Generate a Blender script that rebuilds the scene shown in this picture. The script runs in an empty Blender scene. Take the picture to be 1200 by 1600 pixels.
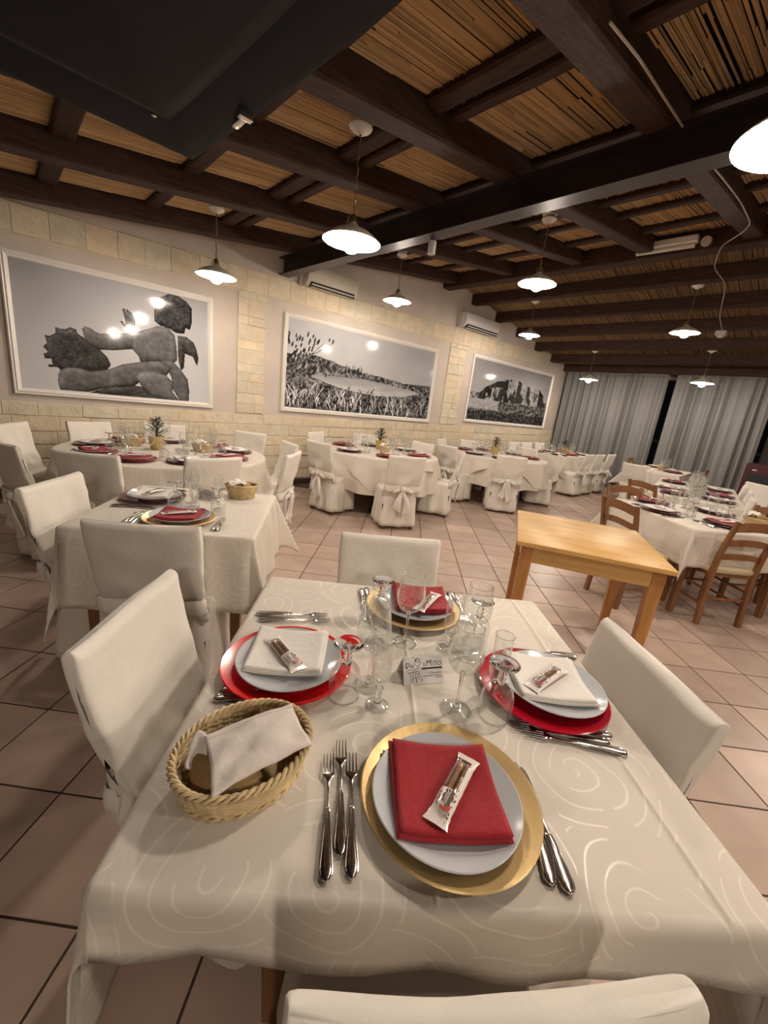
import bpy, bmesh, math, random
import numpy as np
from mathutils import Matrix, Vector, noise

random.seed(7)
SC = bpy.context.scene
COL = SC.collection
PI = math.pi
R = math.radians

# ------------------------------------------------------------------ camera
cd = bpy.data.cameras.new('camera')
cam = bpy.data.objects.new('camera', cd)
COL.objects.link(cam)
cd.sensor_fit = 'VERTICAL'
cd.sensor_height = 32.0
cd.lens = 32.0 * 640.0 / 1600.0
cd.clip_start = 0.02
cd.clip_end = 60
CR = (0.73461, -0.66901, 0.11299)      # right
CD = (-0.09568, -0.26702, -0.95893)    # down
CF = (0.67171, 0.69363, -0.26017)      # forward
CH = 1.42
cam.matrix_world = Matrix(((CR[0], -CD[0], -CF[0], 0), (CR[1], -CD[1], -CF[1], 0),
                           (CR[2], -CD[2], -CF[2], CH), (0, 0, 0, 1)))
SC.camera = cam


def img_x(p):
    d = (p[0], p[1], p[2] - CH)
    w = sum(a * b for a, b in zip(CF, d))
    return 600 + 640 * sum(a * b for a, b in zip(CR, d)) / max(w, .05)


# ------------------------------------------------------------------ world, exposure
w = bpy.data.worlds.new('night')
SC.world = w
w.use_nodes = True
w.node_tree.nodes['Background'].inputs[0].default_value = (0.30, 0.36, 0.5, 1)
w.node_tree.nodes['Background'].inputs[1].default_value = 0.02
SC.view_settings.view_transform = 'Standard'
SC.view_settings.look = 'None'
SC.view_settings.exposure = 0.0
SC.view_settings.gamma = 1.0
SC.view_settings.use_curve_mapping = False
SC.cycles.use_denoising = True
SC.cycles.max_bounces = 10
SC.cycles.diffuse_bounces = 5
SC.cycles.glossy_bounces = 5
SC.cycles.transmission_bounces = 10
SC.cycles.transparent_max_bounces = 32
SC.cycles.caustics_reflective = False
SC.cycles.caustics_refractive = False
SC.cycles.sample_clamp_indirect = 6.0

LAMP_E = 430.0
LAMP_RGB = (1.0, 0.85, 0.71)


# ------------------------------------------------------------------ mesh helpers
class MB:
    def __init__(s):
        s.v, s.f, s.m, s.uv, s.col = [], [], [], None, None

    def add(s, vs, fs, mi=0):
        b = len(s.v)
        s.v += [tuple(p) for p in vs]
        s.f += [tuple(i + b for i in f) for f in fs]
        s.m += [mi] * len(fs)
        return b

    def loft(s, rings, cap0=True, cap1=True, mi=0, closed=True):
        n = len(rings[0])
        vs = [p for r in rings for p in r]
        fs = []
        for i in range(len(rings) - 1):
            for j in range(n if closed else n - 1):
                k = (j + 1) % n
                fs.append((i * n + j, i * n + k, (i + 1) * n + k, (i + 1) * n + j))
        if cap0:
            fs.append(tuple(reversed(range(n))))
        if cap1:
            fs.append(tuple(range((len(rings) - 1) * n, len(rings) * n)))
        return s.add(vs, fs, mi)

    def box(s, x0, x1, y0, y1, z0, z1, bev=0.0, M=None, mi=0):
        x0, x1 = min(x0, x1), max(x0, x1)
        y0, y1 = min(y0, y1), max(y0, y1)
        z0, z1 = min(z0, z1), max(z0, z1)
        b = bev
        if b <= 0:
            rings = [[(x0, y0, z), (x1, y0, z), (x1, y1, z), (x0, y1, z)] for z in (z0, z1)]
        else:
            def oc(i, z):
                a = x0 + i, x1 - i, y0 + i, y1 - i
                c = b * .6
                return [(a[0] + c, a[2], z), (a[1] - c, a[2], z), (a[1], a[2] + c, z), (a[1], a[3] - c, z),
                        (a[1] - c, a[3], z), (a[0] + c, a[3], z), (a[0], a[3] - c, z), (a[0], a[2] + c, z)]
            rings = [oc(b, z0), oc(0, z0 + b), oc(0, z1 - b), oc(b, z1)]
        if M is not None:
            rings = [[tuple(M @ Vector(p)) for p in r] for r in rings]
        s.loft(rings, mi=mi)

    def lathe(s, prof, n=32, c=(0, 0, 0), mi=0, cap0=False, cap1=False, M=None):
        rings = []
        for r, z in prof:
            rg = [(c[0] + r * math.cos(2 * PI * j / n), c[1] + r * math.sin(2 * PI * j / n), c[2] + z) for j in range(n)]
            if M is not None:
                rg = [tuple(M @ Vector(p)) for p in rg]
            rings.append(rg)
        s.loft(rings, cap0, cap1, mi)

    def tube(s, path, r, n=6, caps=True, mi=0, flat=1.0):
        pts = [Vector(p) for p in path]
        up = Vector((0, 0, 1))
        rings = []
        for i, p in enumerate(pts):
            t = (pts[min(i + 1, len(pts) - 1)] - pts[max(i - 1, 0)])
            if t.length < 1e-9:
                t = Vector((0, 0, 1))
            t.normalize()
            a = t.cross(up)
            if a.length < 1e-3:
                a = t.cross(Vector((1, 0, 0)))
            a.normalize()
            b = a.cross(t)
            rr = r[i] if isinstance(r, (list, tuple)) else r
            rings.append([tuple(p + a * (rr * math.cos(2 * PI * j / n)) + b * (rr * flat * math.sin(2 * PI * j / n))) for j in range(n)])
        s.loft(rings, caps, caps, mi)

    def ring(s, path, r, n=6, mi=0):
        """closed tube"""
        pts = [Vector(p) for p in path]
        L = len(pts)
        up = Vector((0, 0, 1))
        vs, fs = [], []
        for i, p in enumerate(pts):
            t = (pts[(i + 1) % L] - pts[i - 1]).normalized()
            a = t.cross(up)
            if a.length < 1e-3:
                a = t.cross(Vector((1, 0, 0)))
            a.normalize()
            b = a.cross(t)
            vs += [p + a * (r * math.cos(2 * PI * j / n)) + b * (r * math.sin(2 * PI * j / n)) for j in range(n)]
        for i in range(L):
            for j in range(n):
                k, q = (j + 1) % n, (i + 1) % L
                fs.append((i * n + j, i * n + k, q * n + k, q * n + j))
        s.add(vs, fs, mi)

    def sheet(s, pts, mi=0, uv=None, thick=0.0):
        """pts[i][j] grid; optional thickness below along -normal"""
        nu, nv = len(pts), len(pts[0])
        P = np.array(pts, float)
        fs = []
        for i in range(nu - 1):
            for j in range(nv - 1):
                fs.append((i * nv + j, (i + 1) * nv + j, (i + 1) * nv + j + 1, i * nv + j + 1))
        vs = [tuple(p) for p in P.reshape(-1, 3)]
        if thick:
            du = np.gradient(P, axis=0)
            dv = np.gradient(P, axis=1)
            N = np.cross(du, dv)
            N /= np.maximum(np.linalg.norm(N, axis=2, keepdims=True), 1e-9)
            Q = P - N * thick
            o = nu * nv
            vs += [tuple(p) for p in Q.reshape(-1, 3)]
            fs += [tuple(o + k for k in reversed(f)) for f in fs[:]]
            edge = [(i, 0) for i in range(nu)] + [(nu - 1, j) for j in range(1, nv)] + \
                   [(i, nv - 1) for i in range(nu - 2, -1, -1)] + [(0, j) for j in range(nv - 2, 0, -1)]
            ids = [a * nv + b for a, b in edge]
            for k in range(len(ids)):
                a, b = ids[k], ids[(k + 1) % len(ids)]
                fs.append((b, a, a + o, b + o))
        if uv is not None:
            if s.uv is None:
                s.uv = []
            s.uv += [tuple(u) for u in np.array(uv, float).reshape(-1, 2)]
            if thick:
                s.uv += [tuple(u) for u in np.array(uv, float).reshape(-1, 2)]
        return s.add(vs, fs, mi)

    def build(s, name, mats, parent=None, smooth=True, angle=40, loc=None, rz=0, recalc=True):
        me = bpy.data.meshes.new(name)
        me.from_pydata(s.v, [], s.f)
        if recalc and len(s.f) < 6000:
            bm = bmesh.new()
            bm.from_mesh(me)
            bmesh.ops.recalc_face_normals(bm, faces=bm.faces)
            bm.to_mesh(me)
            bm.free()
        if not isinstance(mats, (list, tuple)):
            mats = [mats]
        for m in mats:
            me.materials.append(m)
        if len(mats) > 1:
            me.polygons.foreach_set('material_index', s.m)
        if s.uv is not None:
            ul = me.uv_layers.new(name='UVMap')
            vi = np.empty(len(me.loops), int)
            me.loops.foreach_get('vertex_index', vi)
            ul.data.foreach_set('uv', np.array(s.uv, np.float32)[vi].ravel())
        if s.col is not None:
            ca = me.color_attributes.new('tone', 'FLOAT_COLOR', 'POINT')
            ca.data.foreach_set('color', np.array(s.col, np.float32).ravel())
        if smooth:
            me.polygons.foreach_set('use_smooth', [True] * len(me.polygons))
            if angle < 180:
                me.set_sharp_from_angle(angle=R(angle))
        me.update()
        o = bpy.data.objects.new(name, me)
        COL.objects.link(o)
        if parent is not None:
            o.parent = parent
        if loc is not None:
            o.location = loc
        o.rotation_euler[2] = rz
        return o


def tag(o, label=None, cat=None, group=None, kind=None):
    if label:
        o['label'] = label
    if cat:
        o['category'] = cat
    if group:
        o['group'] = group
    if kind:
        o['kind'] = kind
    return o


def thing(name, label=None, cat=None, loc=(0, 0, 0), rz=0, group=None):
    o = bpy.data.objects.new(name, None)
    o.empty_display_size = .05
    COL.objects.link(o)
    o.location = loc
    o.rotation_euler = (0, 0, rz)
    return tag(o, label, cat, group)


def share(name, src, parent, loc=(0, 0, 0), rot=(0, 0, 0), sc=(1, 1, 1)):
    o = bpy.data.objects.new(name, src.data if hasattr(src, 'data') else src)
    COL.objects.link(o)
    o.parent = parent
    o.location, o.rotation_euler, o.scale = loc, rot, sc
    return o


def dup(root):
    r = root.copy()
    COL.objects.link(r)
    for ch in list(root.children):
        c = ch.copy()
        COL.objects.link(c)
        c.parent = r
        for g in list(ch.children):
            d = g.copy()
            COL.objects.link(d)
            d.parent = c
    return r


PROTO = {}


def place(builder, loc, rz, label=None, group=None, rx=0.0, scale=1.0):
    """first call builds the thing, later calls copy it with its parts"""
    if builder not in PROTO:
        PROTO[builder] = builder()
        o = PROTO[builder]
    else:
        o = dup(PROTO[builder])
    o.location = loc
    o.rotation_euler = (rx, 0, rz)
    o.scale = (scale,) * 3
    if label:
        o['label'] = label
    if group:
        o['group'] = group
    return o


def nz(x, y, z=0.0):
    return noise.noise(Vector((x, y, z)))


def sm(t):
    t = max(0., min(1., t))
    return t * t * (3 - 2 * t)


# ------------------------------------------------------------------ materials
def mat(name, base, rough=.5, metal=0.0, spec=.5, var=0.0, vscale=8.0, bump=0.0, bscale=60.0, stretch=None,
        coat=0.0, trans=0.0, ior=1.45, vcol=None, sheen=0.0, col2=None, detail=4):
    m = bpy.data.materials.new(name)
    m.use_nodes = True
    nt = m.node_tree
    b = nt.nodes['Principled BSDF']
    L = nt.links.new
    b.inputs['Base Color'].default_value = (*base, 1)
    b.inputs['Roughness'].default_value = rough
    b.inputs['Metallic'].default_value = metal
    b.inputs['Specular IOR Level'].default_value = spec
    b.inputs['Coat Weight'].default_value = coat
    b.inputs['Coat Roughness'].default_value = .08
    b.inputs['Transmission Weight'].default_value = trans
    b.inputs['IOR'].default_value = ior
    if sheen:
        b.inputs['Sheen Weight'].default_value = sheen
    if var or bump or col2:
        tc = nt.nodes.new('ShaderNodeTexCoord')
        mp = nt.nodes.new('ShaderNodeMapping')
        L(tc.outputs['Object'], mp.inputs['Vector'])
        if stretch:
            mp.inputs['Scale'].default_value = stretch
    if var or col2:
        n = nt.nodes.new('ShaderNodeTexNoise')
        n.inputs['Scale'].default_value = vscale
        n.inputs['Detail'].default_value = detail
        L(mp.outputs[0], n.inputs['Vector'])
        r = nt.nodes.new('ShaderNodeValToRGB')
        c2 = col2 if col2 else tuple(c * (1 - var) for c in base)
        r.color_ramp.elements[0].color = (*c2, 1)
        r.color_ramp.elements[0].position = .3
        r.color_ramp.elements[1].color = (*[min(1, c * (1 + var * .35)) for c in base], 1)
        r.color_ramp.elements[1].position = .7
        L(n.outputs[0], r.inputs[0])
        L(r.outputs[0], b.inputs['Base Color'])
    if vcol:
        a = nt.nodes.new('ShaderNodeAttribute')
        a.attribute_name = vcol
        if b.inputs['Base Color'].is_linked:
            src = b.inputs['Base Color'].links[0].from_socket
            mx = nt.nodes.new('ShaderNodeMix')
            mx.data_type = 'RGBA'
            mx.blend_type = 'MULTIPLY'
            mx.inputs[0].default_value = 1
            L(src, mx.inputs[6])
            L(a.outputs['Color'], mx.inputs[7])
            L(mx.outputs[2], b.inputs['Base Color'])
        else:
            L(a.outputs['Color'], b.inputs['Base Color'])
    if bump:
        n2 = nt.nodes.new('ShaderNodeTexNoise')
        n2.inputs['Scale'].default_value = bscale
        n2.inputs['Detail'].default_value = 5
        L(mp.outputs[0], n2.inputs['Vector'])
        bp = nt.nodes.new('ShaderNodeBump')
        bp.inputs['Strength'].default_value = bump
        bp.inputs['Distance'].default_value = .01
        L(n2.outputs[0], bp.inputs['Height'])
        L(bp.outputs[0], b.inputs['Normal'])
    return m


def emit(name, rgb, e):
    m = bpy.data.materials.new(name)
    m.use_nodes = True
    nt = m.node_tree
    nt.nodes.clear()
    o = nt.nodes.new('ShaderNodeOutputMaterial')
    s = nt.nodes.new('ShaderNodeEmission')
    s.inputs[0].default_value = (*rgb, 1)
    s.inputs[1].default_value = e
    nt.links.new(s.outputs[0], o.inputs[0])
    return m


def thin_glass(name, tint=(.97, .985, .98)):
    """single-walled glass: clear straight through, mirror-like towards grazing"""
    m = bpy.data.materials.new(name)
    m.use_nodes = True
    nt = m.node_tree
    nt.nodes.clear()
    L = nt.links.new
    o = nt.nodes.new('ShaderNodeOutputMaterial')
    t = nt.nodes.new('ShaderNodeBsdfTransparent')
    t.inputs[0].default_value = (*tint, 1)
    g = nt.nodes.new('ShaderNodeBsdfGlossy')
    g.inputs['Roughness'].default_value = .02
    g.inputs['Color'].default_value = (1, 1, 1, 1)
    lw = nt.nodes.new('ShaderNodeLayerWeight')
    lw.inputs['Blend'].default_value = .5
    pw = nt.nodes.new('ShaderNodeMath')
    pw.operation = 'POWER'
    pw.inputs[1].default_value = 2.2
    L(lw.outputs['Facing'], pw.inputs[0])
    ml = nt.nodes.new('ShaderNodeMath')
    ml.operation = 'MULTIPLY_ADD'
    ml.inputs[1].default_value = .85
    ml.inputs[2].default_value = .09
    L(pw.outputs[0], ml.inputs[0])
    mx = nt.nodes.new('ShaderNodeMixShader')
    L(ml.outputs[0], mx.inputs[0])
    L(t.outputs[0], mx.inputs[1])
    L(g.outputs[0], mx.inputs[2])
    df = nt.nodes.new('ShaderNodeBsdfDiffuse')          # white painted towards grazing edges, in place of bright glints
    df.inputs[0].default_value = (.9, .92, .9, 1)
    p2 = nt.nodes.new('ShaderNodeMath')
    p2.operation = 'MULTIPLY_ADD'
    p2.inputs[1].default_value = .20
    p2.inputs[2].default_value = .006
    L(pw.outputs[0], p2.inputs[0])
    m2 = nt.nodes.new('ShaderNodeMixShader')
    L(p2.outputs[0], m2.inputs[0])
    L(mx.outputs[0], m2.inputs[1])
    L(df.outputs[0], m2.inputs[2])
    L(m2.outputs[0], o.inputs[0])
    return m


def jacquard(name, base, line, scale=4.2, rough=.62):
    """woven tablecloth with large spiral roses in the weave"""
    m = mat(name, base, rough, spec=.35)
    nt = m.node_tree
    L = nt.links.new
    b = nt.nodes['Principled BSDF']
    uv = nt.nodes.new('ShaderNodeUVMap')
    n0 = nt.nodes.new('ShaderNodeTexNoise')
    n0.inputs['Scale'].default_value = 5
    n0.inputs['Detail'].default_value = 1
    L(uv.outputs[0], n0.inputs['Vector'])
    wrp = nt.nodes.new('ShaderNodeVectorMath')
    wrp.operation = 'MULTIPLY_ADD'
    wrp.inputs[1].default_value = (.09, .09, 0)
    L(n0.outputs['Color'], wrp.inputs[0])
    L(uv.outputs[0], wrp.inputs[2])
    vo = nt.nodes.new('ShaderNodeTexVoronoi')
    vo.voronoi_dimensions = '2D'
    vo.inputs['Scale'].default_value = scale
    vo.inputs['Randomness'].default_value = .7
    L(wrp.outputs[0], vo.inputs['Vector'])
    sub = nt.nodes.new('ShaderNodeVectorMath')
    sub.operation = 'SUBTRACT'
    L(wrp.outputs[0], sub.inputs[0])
    L(vo.outputs['Position'], sub.inputs[1])
    sp = nt.nodes.new('ShaderNodeSeparateXYZ')
    L(sub.outputs[0], sp.inputs[0])

    def math_(op, a, b_=None, c=None):
        n = nt.nodes.new('ShaderNodeMath')
        n.operation = op
        for i, x in enumerate((a, b_, c)):
            if x is None:
                continue
            if isinstance(x, (int, float)):
                n.inputs[i].default_value = x
            else:
                L(x, n.inputs[i])
        return n.outputs[0]
    ang = math_('ARCTAN2', sp.outputs[1], sp.outputs[0])
    ph = math_('MULTIPLY_ADD', vo.outputs['Distance'], 44.0, ang)
    s1 = math_('SINE', ph)
    ln = math_('SMOOTH_MIN', 1.0, math_('MAXIMUM', math_('MULTIPLY_ADD', s1, 8.0, -7.0), 0.0), .1)
    n1 = nt.nodes.new('ShaderNodeTexNoise')
    n1.inputs['Scale'].default_value = 9
    n1.inputs['Detail'].default_value = 1
    L(uv.outputs[0], n1.inputs['Vector'])
    gate = math_('GREATER_THAN', n1.outputs[0], .47)
    ln2 = math_('MULTIPLY', ln, gate)
    mx = nt.nodes.new('ShaderNodeMix')
    mx.data_type = 'RGBA'
    L(ln2, mx.inputs[0])
    mx.inputs[6].default_value = (*base, 1)
    mx.inputs[7].default_value = (*line, 1)
    L(mx.outputs[2], b.inputs['Base Color'])
    L(math_('MULTIPLY_ADD', ln2, -.34, rough), b.inputs['Roughness'])
    n2 = nt.nodes.new('ShaderNodeTexNoise')
    n2.inputs['Scale'].default_value = 14
    n2.inputs['Detail'].default_value = 6
    L(uv.outputs[0], n2.inputs['Vector'])
    bp = nt.nodes.new('ShaderNodeBump')
    bp.inputs['Strength'].default_value = .25
    bp.inputs['Distance'].default_value = .01
    L(n2.outputs[0], bp.inputs['Height'])
    L(bp.outputs[0], b.inputs['Normal'])
    return m


M = {}
M['plaster'] = mat('taupe_plaster', (.54, .475, .415), .75, var=.10, vscale=3, bump=.15, bscale=40)
M['stone'] = mat('cream_stone', (.64, .56, .43), .85, var=.15, vscale=9, bump=.9, bscale=24, col2=(.57, .49, .365), vcol='tone')
M['mortar'] = mat('sandy_mortar', (.60, .52, .395), .9, bump=.5, bscale=70)
M['tile'] = mat('terracotta_beige_tile', (.49, .375, .312), .32, spec=.5, var=.16, vscale=5, bump=.05, bscale=25, vcol='tone')
M['grout'] = mat('dark_brown_grout', (.07, .045, .035), .9)
M['darkwood'] = mat('dark_stained_wood', (.052, .026, .019), .65, spec=.25, var=.45, vscale=5, stretch=(1, 8, 8), bump=.4, bscale=20)
M['darkwood_y'] = mat('dark_stained_wood_crosswise', (.052, .026, .019), .65, spec=.25, var=.45, vscale=5, stretch=(8, 1, 8), bump=.4, bscale=20)
M['steel'] = mat('dark_painted_steel', (.022, .016, .018), .38, var=.2, vscale=4)
M['reed'] = mat('cane_reed', (1, 1, 1), .7, vcol='tone')
M['roof_board'] = mat('roof_board', (.03, .018, .011), .9)
M['white_gloss'] = mat('white_moulding', (.72, .69, .65), .35)
M['print'] = mat('glossy_photo_print', (.5, .5, .5), .075, spec=.6, vcol='tone')
M['ac_cream'] = mat('cream_plastic', (.62, .57, .48), .4)
M['ac_white'] = mat('white_plastic', (.68, .66, .64), .4)
M['black'] = mat('black_plastic', (.01, .01, .012), .5)
M['navy'] = mat('dark_navy_sheet_metal', (.010, .012, .022), .55, spec=.3, var=.25, vscale=3)
M['curtain'] = mat('grey_voile', (.20, .20, .195), .8, bump=.2, bscale=200)
M['cover'] = mat('cream_cotton_cover', (.70, .66, .595), .82, sheen=.2, var=.05, vscale=6, bump=.6, bscale=8)
M['cloth'] = jacquard('ivory_jacquard', (.62, .567, .495), (.72, .67, .595))
M['napkin_white'] = mat('white_linen', (.72, .68, .63), .85, sheen=.2, bump=.25, bscale=60)
M['napkin_grey'] = mat('ivory_linen', (.60, .545, .50), .85, sheen=.2, bump=.25, bscale=40)
M['napkin_red'] = mat('red_linen', (.28, .006, .012), .85, sheen=.08, bump=.25, bscale=60, var=.12, vscale=20)
M['gold'] = mat('brushed_gold_lacquer', (.70, .50, .235), .36, metal=.65, var=.12, vscale=25, bump=.05, bscale=90)
M['red'] = mat('red_lacquer', (.70, .008, .012), .22, coat=.5)
M['crimson'] = mat('red_lacquer_dimmed', (.36, .002, .014), .22, coat=.5)  # same red lacquer, its weaker reflection put into a darker colour
M['maroon'] = mat('maroon_lacquer', (.12, .006, .012), .25, coat=.4)
M['china'] = mat('white_porcelain', (.50, .52, .545), .12, coat=.4)
M['silver'] = mat('polished_stainless_steel', (.72, .70, .67), .14, metal=1.0)
M['glass'] = thin_glass('thin_clear_glass')
M['glass_solid'] = mat('solid_clear_glass', (1, 1, 1), .01, trans=1.0, ior=1.48)
M['wicker'] = mat('straw_wicker', (.60, .46, .25), .6, var=.3, vscale=30, bump=.3, bscale=120)
M['bread'] = mat('bread_crust', (.36, .23, .10), .7, col2=(.22, .125, .045), vscale=14, bump=.3, bscale=40)
M['grissini'] = mat('breadstick_crust', (.38, .21, .07), .6, var=.4, vscale=60)
M['film'] = thin_glass('clear_film', (.93, .90, .90))
M['film_white'] = mat('white_printed_film', (.70, .64, .60), .3, spec=.6, coat=.3)
M['print_brown'] = mat('brown_ink', (.07, .03, .02), .4)
M['print_red'] = mat('red_ink', (.35, .03, .02), .4)
M['paper'] = mat('white_card', (.68, .66, .65), .6)
M['ink'] = mat('black_ink', (.012, .010, .012), .5)
M['ink_grey'] = mat('grey_ink', (.10, .09, .09), .5)
M['honey'] = mat('honey_pine', (.56, .35, .13), .42, var=.25, vscale=3, stretch=(1, 9, 9), col2=(.48, .28, .09))
M['honey_leg'] = mat('honey_pine_upright', (.47, .22, .07), .42, var=.3, vscale=4, stretch=(9, 9, 1))
M['chairwood'] = mat('brown_beech', (.21, .092, .036), .42, var=.3, vscale=4, stretch=(5, 5, 1))
M['rush'] = mat('woven_rush', (.50, .40, .26), .8, bump=.6, bscale=120, stretch=(1, 6, 1))
M['legwood'] = mat('walnut_leg', (.14, .06, .028), .5, var=.3, vscale=6)
M['burgundy'] = mat('burgundy_lacquer', (.055, .006, .012), .4)
M['pot_gold'] = mat('gold_foil_pot', (.55, .42, .18), .4, metal=.5)
M['fir'] = mat('fir_green', (.014, .036, .018), .7, var=.5, vscale=40)
M['ceramic'] = mat('white_ceramic', (.72, .68, .64), .3)
M['enamel_out'] = mat('grey_green_enamel', (.46, .45, .36), .4)
M['enamel_in'] = mat('white_enamel', (.82, .86, .86), .35)
M['cable'] = mat('white_cable', (.42, .36, .31), .6)
M['chain'] = mat('aged_brass', (.20, .15, .08), .4, metal=.8)
M['door'] = mat('black_brown_door', (.02, .015, .013), .5)
M['base'] = mat('dark_brown_skirting', (.05, .03, .02), .45)
M['bulb'] = emit('glowing_bulb', LAMP_RGB, LAMP_E)

# ================================================================== THE ROOM
WS, W0 = -0.0455, 5.75


def WP(u, off, z):                     # point on the picture wall: along it, out from it, up
    return (u, W0 + WS * u - off, z)


RZ, RK, RX = 2.685, .138, 6.2          # underside of the rafters at X=0, slope, ridge


def roof(x, up=0.0):
    if x <= RX:
        return RZ + RK * x + up
    return RZ + RK * RX - .178 * (x - RX) + up


MAT_UP = .17
# floor: grout slab + tiles laid diagonally to the walls
fl = MB()
fl.box(-3.2, 11.5, -3.6, 6.2, -.12, -.004)
floor = tag(fl.build('floor', M['grout'], smooth=False), kind='structure')
TS, OA, OB, TA = .3368, .0121, .0411, R(44.36)
ta, tb = Vector((math.cos(TA), math.sin(TA), 0)), Vector((-math.sin(TA), math.cos(TA), 0))
cells = []
for i in range(-45, 46):
    for j in range(-45, 46):
        p = ta * (OB + (i + .5) * TS) + tb * (OA + (j + .5) * TS)
        if not (-1.3 < p.x < 11.2 and -3 < p.y < W0 + WS * p.x - .2):
            continue
        d = Vector((p.x, p.y, -CH))
        dep = d.dot(Vector(CF))
        if dep < .25:
            continue
        px = 600 + 640 * d.dot(Vector(CR)) / dep
        py = 800 + 640 * d.dot(Vector(CD)) / dep
        if -260 < px < 1460 and 400 < py < 2000:
            cells.append((dep, i, j, p))
cells.sort(key=lambda c: c[0])


def tile_mesh(h):
    t = MB()
    g = TS / 2 - .0035
    t.box(-g, g, -g, g, -.004, .0, bev=.0015)
    t.col = [(h, h * .985, h * .97, 1)] * len(t.v)
    return t


tile_src = []
for k in range(6):
    tm = tile_mesh(.88 + .045 * k)
    if k == 0:
        pass
    tile_src.append(tm.build('tile', M['tile'], floor, smooth=False))
for n, (dep, i, j, p) in enumerate(cells[:294]):
    src = tile_src[n % 6] if n < 6 else tile_src[random.randrange(6)]
    o = src if n < 6 else share('tile', src, floor)
    o.location = p
    o.rotation_euler = (0, 0, TA + random.randrange(4) * PI / 2)
rest = MB()
rest.col = []
for dep, i, j, p in cells[294:]:
    g = TS / 2 - .0035
    vs = [p + ta * a + tb * b for a, b in ((-g, -g), (g, -g), (g, g), (-g, g))]
    rest.add([(*v.xy, .0) for v in vs], [(0, 1, 2, 3)])
    h = random.uniform(.88, 1.1)
    rest.col += [(h, h * .985, h * .97, 1)] * 4
tag(rest.build('distant_tiles', M['tile'], floor, smooth=False), kind='stuff')

# picture wall
wl = MB()
prof = [(-3.1, 0)] + [(11.4, 0)] + [(11.4, roof(11.4, .16)), (RX, roof(RX, .2)), (-3.1, roof(-3.1, .16))]
ring0 = [WP(u, 0, z) for u, z in prof]
ring1 = [WP(u, -.25, z) for u, z in prof]
wl.loft([ring0, ring1])
wall_left = tag(wl.build('wall_left', M['plaster'], smooth=False), kind='structure')
SL = .0155


def wbox(mb, u0, u1, z0, z1, o0, o1, bev=.0):
    """box on the picture wall"""
    t = MB()
    t.box(u0, u1, -o1, -o0, z0, z1, bev)
    mb.add([(x, W0 + WS * x + y, z) for x, y, z in t.v], t.f)


# stone cladding: mortar bed, then every stone
bed = MB()
for u in np.arange(-1.2, 11.2, 1.0):
    wbox(bed, u, min(u + 1.0, 11.25), .08, 1.0 + SL * u, 0, .010)
for u in np.arange(-1.2, 9.8, 1.0):
    wbox(bed, u, u + 1.0, 2.53 + SL * u, 2.82 + SL * u, 0, .010)
for a, b in ((2.42, 2.80), (6.52, 7.0)):
    wbox(bed, a, b, 1.0 + SL * a, 2.55 + SL * a, 0, .011)
bed.build('mortar_bed', M['mortar'], wall_left, smooth=False)
STN = []


def stone(u0, u1, z0, z1):
    STN.append((u0, u1, z0, z1))


zc, hs = .40, [.15, .14, .16, .14]
for r_, h in enumerate(hs):
    u = -.9 + random.random() * .2
    while u < 11.1:
        L_ = random.uniform(.26, .46) if u < 6.0 else random.uniform(.40, .62)
        stone(u, min(u + L_, 11.2), zc + SL * u, zc + h + SL * u)
        u += L_
    zc += h
u = -.9
while u < 9.6:
    L_ = random.uniform(.24, .34)
    stone(u, u + L_, 2.54 + SL * u, 2.81 + SL * u)
    u += L_
for a, b in ((2.42, 2.80), (6.52, 7.0)):
    z = 1.0 + SL * a
    while z < 2.52 + SL * a:
        h = random.uniform(.11, .2)
        h = min(h, 2.54 + SL * a - z)
        if h < .05:
            break
        c = a + (b - a) * random.choice((.35, .45, .55, .65, 1))
        stone(a, c, z, z + h)
        if c < b:
            stone(c, b, z, z + h)
        z += h
for (u0, u1, z0, z1) in STN[:300]:
    t = MB()
    g = .0025
    o1 = random.uniform(.014, .019)
    wbox(t, u0 + g, u1 - g, z0 + g, z1 - g, .004, o1, bev=.007)
    k = random.uniform(.94, 1.05)
    warm = random.uniform(.94, 1.04)
    t.col = [(k * warm, k, k * (2 - warm) * .98, 1)] * len(t.v)
    t.build('stone', M['stone'], wall_left)
if len(STN) > 300:
    t = MB()
    for (u0, u1, z0, z1) in STN[300:]:
        wbox(t, u0 + .004, u1 - .004, z0 + .004, z1 - .004, .004, .022, bev=.007)
    t.col = [(1, 1, 1, 1)] * len(t.v)
    tag(t.build('stone_rest', M['stone'], wall_left), kind='stuff')
low = MB()                                             # lowest courses, hidden by the tables
for r_ in range(2):
    u = -.9
    while u < 11.1:
        L_ = random.uniform(.3, .5)
        wbox(low, u + .004, u + L_ - .004, .095 + r_ * .15, .24 + r_ * .15, .004, .022, bev=.007)
        u += L_
low.col = [(1, 1, 1, 1)] * len(low.v)
tag(low.build('low_stones', M['stone'], wall_left), kind='stuff')
bb = MB()
wbox(bb, -1.2, 11.25, 0, .085, 0, .03, bev=.004)
tag(bb.build('baseboard_left', M['base'], smooth=False), kind='structure')

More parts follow.
